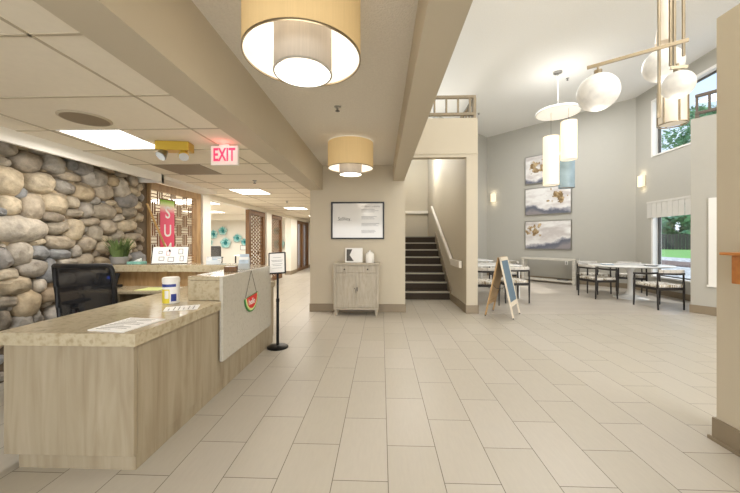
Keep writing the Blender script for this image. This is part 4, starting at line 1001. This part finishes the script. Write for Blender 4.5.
# paintings
def art_mat(name, seed, dark_h, tilt, gx, gz):
    m, t, b = new_mat(name); b.inputs['Roughness'].default_value = .6
    L = t.links; N = t.nodes
    tc = N.new('ShaderNodeTexCoord'); sp = N.new('ShaderNodeSeparateXYZ'); L.new(tc.outputs['Object'], sp.inputs[0])
    def math_(op, a_, b2, use=None):
        q = N.new('ShaderNodeMath'); q.operation = op
        for i, v in enumerate((a_, b2)):
            if isinstance(v, (int, float)): q.inputs[i].default_value = v
            else: L.new(v, q.inputs[i])
        return q.outputs[0]
    def nz(scale, off, det=5, sc=(1, 1, 1)):
        mp = N.new('ShaderNodeMapping'); mp.inputs['Location'].default_value = (off, off*1.7, seed*3.1); mp.inputs['Scale'].default_value = sc; L.new(tc.outputs['Object'], mp.inputs[0])
        q = N.new('ShaderNodeTexNoise'); q.inputs['Scale'].default_value = scale; q.inputs['Detail'].default_value = det; L.new(mp.outputs[0], q.inputs['Vector']); return q.outputs[0]
    # dark hills: z < dark_h + tilt*x + noise
    edge = math_('ADD', math_('MULTIPLY', sp.outputs[0], tilt), math_('MULTIPLY', math_('SUBTRACT', nz(2.5, seed), .5), .6))
    hgt = math_('SUBTRACT', math_('ADD', edge, dark_h), sp.outputs[2])
    r = N.new('ShaderNodeValToRGB'); e = r.color_ramp.elements; e[0].position = .0; e[0].color = hexc('#dedbd8'); e[1].position = .30; e[1].color = hexc('#8c8688')
    e.new(.05).color = hexc('#a6a5ab'); e.new(.12).color = hexc('#5f626e'); e.new(.2).color = hexc('#6c6e78')
    L.new(hgt, r.inputs[0])
    bg = N.new('ShaderNodeValToRGB'); e = bg.color_ramp.elements; e[0].position = .35; e[0].color = hexc('#c3bcb9'); e[1].position = .6; e[1].color = hexc('#e6e4e1')
    L.new(nz(2.2, seed+5, 6, (1, 1, 2.5)), bg.inputs[0])
    st_ = N.new('ShaderNodeMapRange'); st_.inputs[1].default_value = -.01; st_.inputs[2].default_value = .02; L.new(hgt, st_.inputs[0])
    mx = N.new('ShaderNodeMix'); mx.data_type = 'RGBA'; L.new(st_.outputs[0], mx.inputs[0]); L.new(bg.outputs[0], mx.inputs[6]); L.new(r.outputs[0], mx.inputs[7])
    dx = math_('SUBTRACT', sp.outputs[0], gx); dz = math_('SUBTRACT', sp.outputs[2], gz)
    dist = math_('SQRT', math_('ADD', math_('MULTIPLY', math_('MULTIPLY', dx, dx), .7), math_('MULTIPLY', dz, dz)), 0)
    dd = math_('SUBTRACT', math_('ADD', .17, math_('MULTIPLY', math_('SUBTRACT', nz(7, seed+9, 8), .5), 1.0)), dist)
    gs = N.new('ShaderNodeMapRange'); gs.inputs[1].default_value = 0; gs.inputs[2].default_value = .04; L.new(dd, gs.inputs[0])
    gc = N.new('ShaderNodeValToRGB'); e = gc.color_ramp.elements; e[0].position = .4; e[0].color = hexc('#7d6440'); e[1].position = .6; e[1].color = hexc('#c1a87f'); L.new(nz(9, seed+2), gc.inputs[0])
    m2 = N.new('ShaderNodeMix'); m2.data_type = 'RGBA'; L.new(gs.outputs[0], m2.inputs[0]); L.new(mx.outputs[2], m2.inputs[6]); L.new(gc.outputs[0], m2.inputs[7])
    L.new(m2.outputs[2], b.inputs['Base Color']); return m
for i, (zc, hh, lab, args) in enumerate(((3.61, .46, 'topmost abstract painting with a gold blot, partly behind the hanging lamps', (1.3, -.22, .05, -.33, .12)),
        (2.57, .44, 'middle abstract painting with gold blot at its upper right', (2.1, -.18, -.15, .32, .13)),
        (1.475, .46, 'lowest abstract painting with gold blot at its left and dark hills at right', (3.7, -.16, .28, -.42, .16)))):
    pL = wall_pt(525.5, 240, L0, u); pR = wall_pt(572, 240, L0, u); mid = (pL+pR)/2; hw = (Vector((pR.x, pR.y))-Vector((pL.x, pL.y))).length/2
    a_ = thing('painting', lab, 'painting', (mid.x, mid.y, zc), BACKROT, None)
    MB().box(-hw, hw, -.045, 0, hh-.018, hh).box(-hw, hw, -.045, 0, -hh, -hh+.018).box(-hw, -hw+.018, -.045, 0, -hh+.018, hh-.018).box(hw-.018, hw, -.045, 0, -hh+.018, hh-.018).build('frame', 'steel', a_)
    MB().box(-hw+.018, hw-.018, -.035, -.004, -hh+.018, hh-.018).build('canvas', art_mat('abstract_canvas_%d' % i, *args), a_)

# roman shades at the lower window
rs = thing('roman_shade', 'raised white pleated shade above the lower dining window', 'window shade', (C0.x, C0.y, 0), RR)
mb = MB()
for s0, s1 in ((sA-.1, sA+1.0), (sA+1.01, sA+2.12), (sA+2.13, sA+3.0)):
    n = 14
    for k in range(n): mb.box(s0+(s1-s0)*k/n, s0+(s1-s0)*(k+.97)/n, -.024-.003*(k % 2), -.018, 1.86, 2.26)
M['shadecloth'] = mat('sheer_shade_cloth', '#cfccc5', .8, var=.03)
mb.build('pleats', 'shadecloth', rs)
MB().box(sA-.1, sA+3.0, -.035, -.004, 2.22, 2.27).build('headrail', 'shadecloth', rs)

# wooden ledge box on the near partition
lb = thing('wall_shelf', 'honey coloured wooden box shelf on the near right partition', 'shelf', (2.199, 1.6, 1.06))
MB().box(-.15, -.001, -.5, .34, 0, .165).build('box', 'honey', lb, bevel=.004)
MB().box(-.2, -.001, -.53, .36, .166, .184).build('top', 'honey', lb, bevel=.005)

# ------------------------------------------------------------------ outdoors
struct(MB().box(7.4, 80, -30, 90, -.12, -.08).build('ground', 'lawn'))
struct(MB().box(7.4, 23, -10, 60, -.08, -.06).build('ground_gravel', 'gravel'))
struct(MB().prism([(15, 6), (18, 6), (20, 45), (16.5, 45)], -.06, -.03).build('ground_mulch', 'mulch'))
fn = thing('garden_fence', 'weathered dark board fence across the lawn outside the window', 'fence', (0, 0, -.08))
mb = MB(); P0, P1 = Vector((30, 56)), Vector((62, 36)); n = 100
dirv = (P1-P0).normalized()
for k in range(n):
    p = P0+(P1-P0)*(k/n); q = P0+(P1-P0)*((k+.92)/n); h_ = 2.25+random.uniform(-.04, .04)
    nn = Vector((-dirv.y, dirv.x))*.02
    mb.prism([(p.x-nn.x, p.y-nn.y), (q.x-nn.x, q.y-nn.y), (q.x+nn.x, q.y+nn.y), (p.x+nn.x, p.y+nn.y)], 0, h_)
mb.build('boards', 'fence', fn)
mb = MB()
for z in (.5, 1.8): mb.bar((P0.x, P0.y+.05, z), (P1.x, P1.y+.05, z), .05, .1)
mb.build('rails', 'fence', fn)
def tree(label, x, y, h, r, seed, n=2600, zc=None, leaf=.22):
    random.seed(seed)
    t_ = thing('tree', label, 'tree', (x, y, -.08), 0, None)
    zc = h*.62 if zc is None else zc
    mb_ = MB(); mb_.tube([(0, 0, 0), (.05*r, 0, zc*.5), (0, .06*r, zc)], [.09*r*.8, .07*r*.8, .03*r], 8)
    for k in range(7):
        a_ = k*2.4; mb_.tube([(0, 0, zc*(.5+.05*k)), (r*.35*math.cos(a_), r*.35*math.sin(a_), zc*(.7+.06*k)), (r*.65*math.cos(a_), r*.65*math.sin(a_), zc*(.85+.06*k))], [.03*r, .02*r, .008*r], 6)
    mb_.build('trunk', 'bark', t_, smooth=True)
    mb_ = MB()
    blobs = [(Vector((random.gauss(0, .45)*r, random.gauss(0, .45)*r, zc+random.uniform(-.45, .6)*(h-zc)*1.2)), random.uniform(.28, .45)*r) for _ in range(16)]
    for k in range(n):
        c_, br_ = random.choice(blobs); v = Vector((random.gauss(0, 1), random.gauss(0, 1), random.gauss(0, 1))).normalized()*br_*random.uniform(.6, 1.05)
        p = c_+v; a_ = Vector((random.uniform(-1, 1), random.uniform(-1, 1), random.uniform(-.6, .6))).normalized(); b_ = a_.cross(v.normalized()+Vector((.01, 0, 0))).normalized()
        s_ = leaf*random.uniform(.6, 1.2); q = [p-a_*s_, p+b_*s_*.5, p+a_*s_, p-b_*s_*.5]
        mb_.b.faces.new([mb_.b.verts.new(z) for z in q])
    mb_.build('foliage', 'tree', t_)
tree('leafy green tree outside the upper dining window', 16.2, 16.5, 8.3, 1.45, 3, 4200, 6.6, .11)
for i, (x, y, h, r) in enumerate(((38, 63, 11, 5), (47.5, 60, 11.5, 5), (56, 56, 11, 5), (64, 51, 11, 5), (72, 47, 11, 5))):
    tree(['leafy tree leftmost of the row behind the garden fence', 'leafy tree second from the left behind the garden fence', 'leafy tree in the middle of the row behind the garden fence', 'leafy tree second from the right behind the garden fence', 'leafy tree rightmost of the row behind the garden fence'][i], x, y, h, r, 11+i, 3600, 4.3, .6)

# repeats share a group
GR = {'dining_chair': 'armchairs around the dining tables', 'office_chair': 'black mesh office chairs', 'ceiling_light': 'rectangular ceiling lights', 'drum_lamp': 'gold drum lamps in the recessed ceiling',
      'lattice_screen': 'brown lattice screens along the left wall', 'glass_wall_flower': 'teal glass flowers on the far wall', 'painting': 'abstract paintings on the back wall', 'sprinkler_head': 'sprinkler heads on the ceilings',
      'loft_railing': 'wooden loft railings', 'place_setting': 'plates on the oval table', 'tree': 'trees outside the dining windows', 'wall_sconce': 'wall sconces', 'handrail': 'stair handrails', 'brochure_holder': 'brochure holders on the reception ledge', 'dining_table': 'white dining tables'}
for o in list(S.objects):
    if o.parent is None and 'label' in o:
        k = o.name.split('.')[0]
        if k in GR: o['group'] = GR[k]
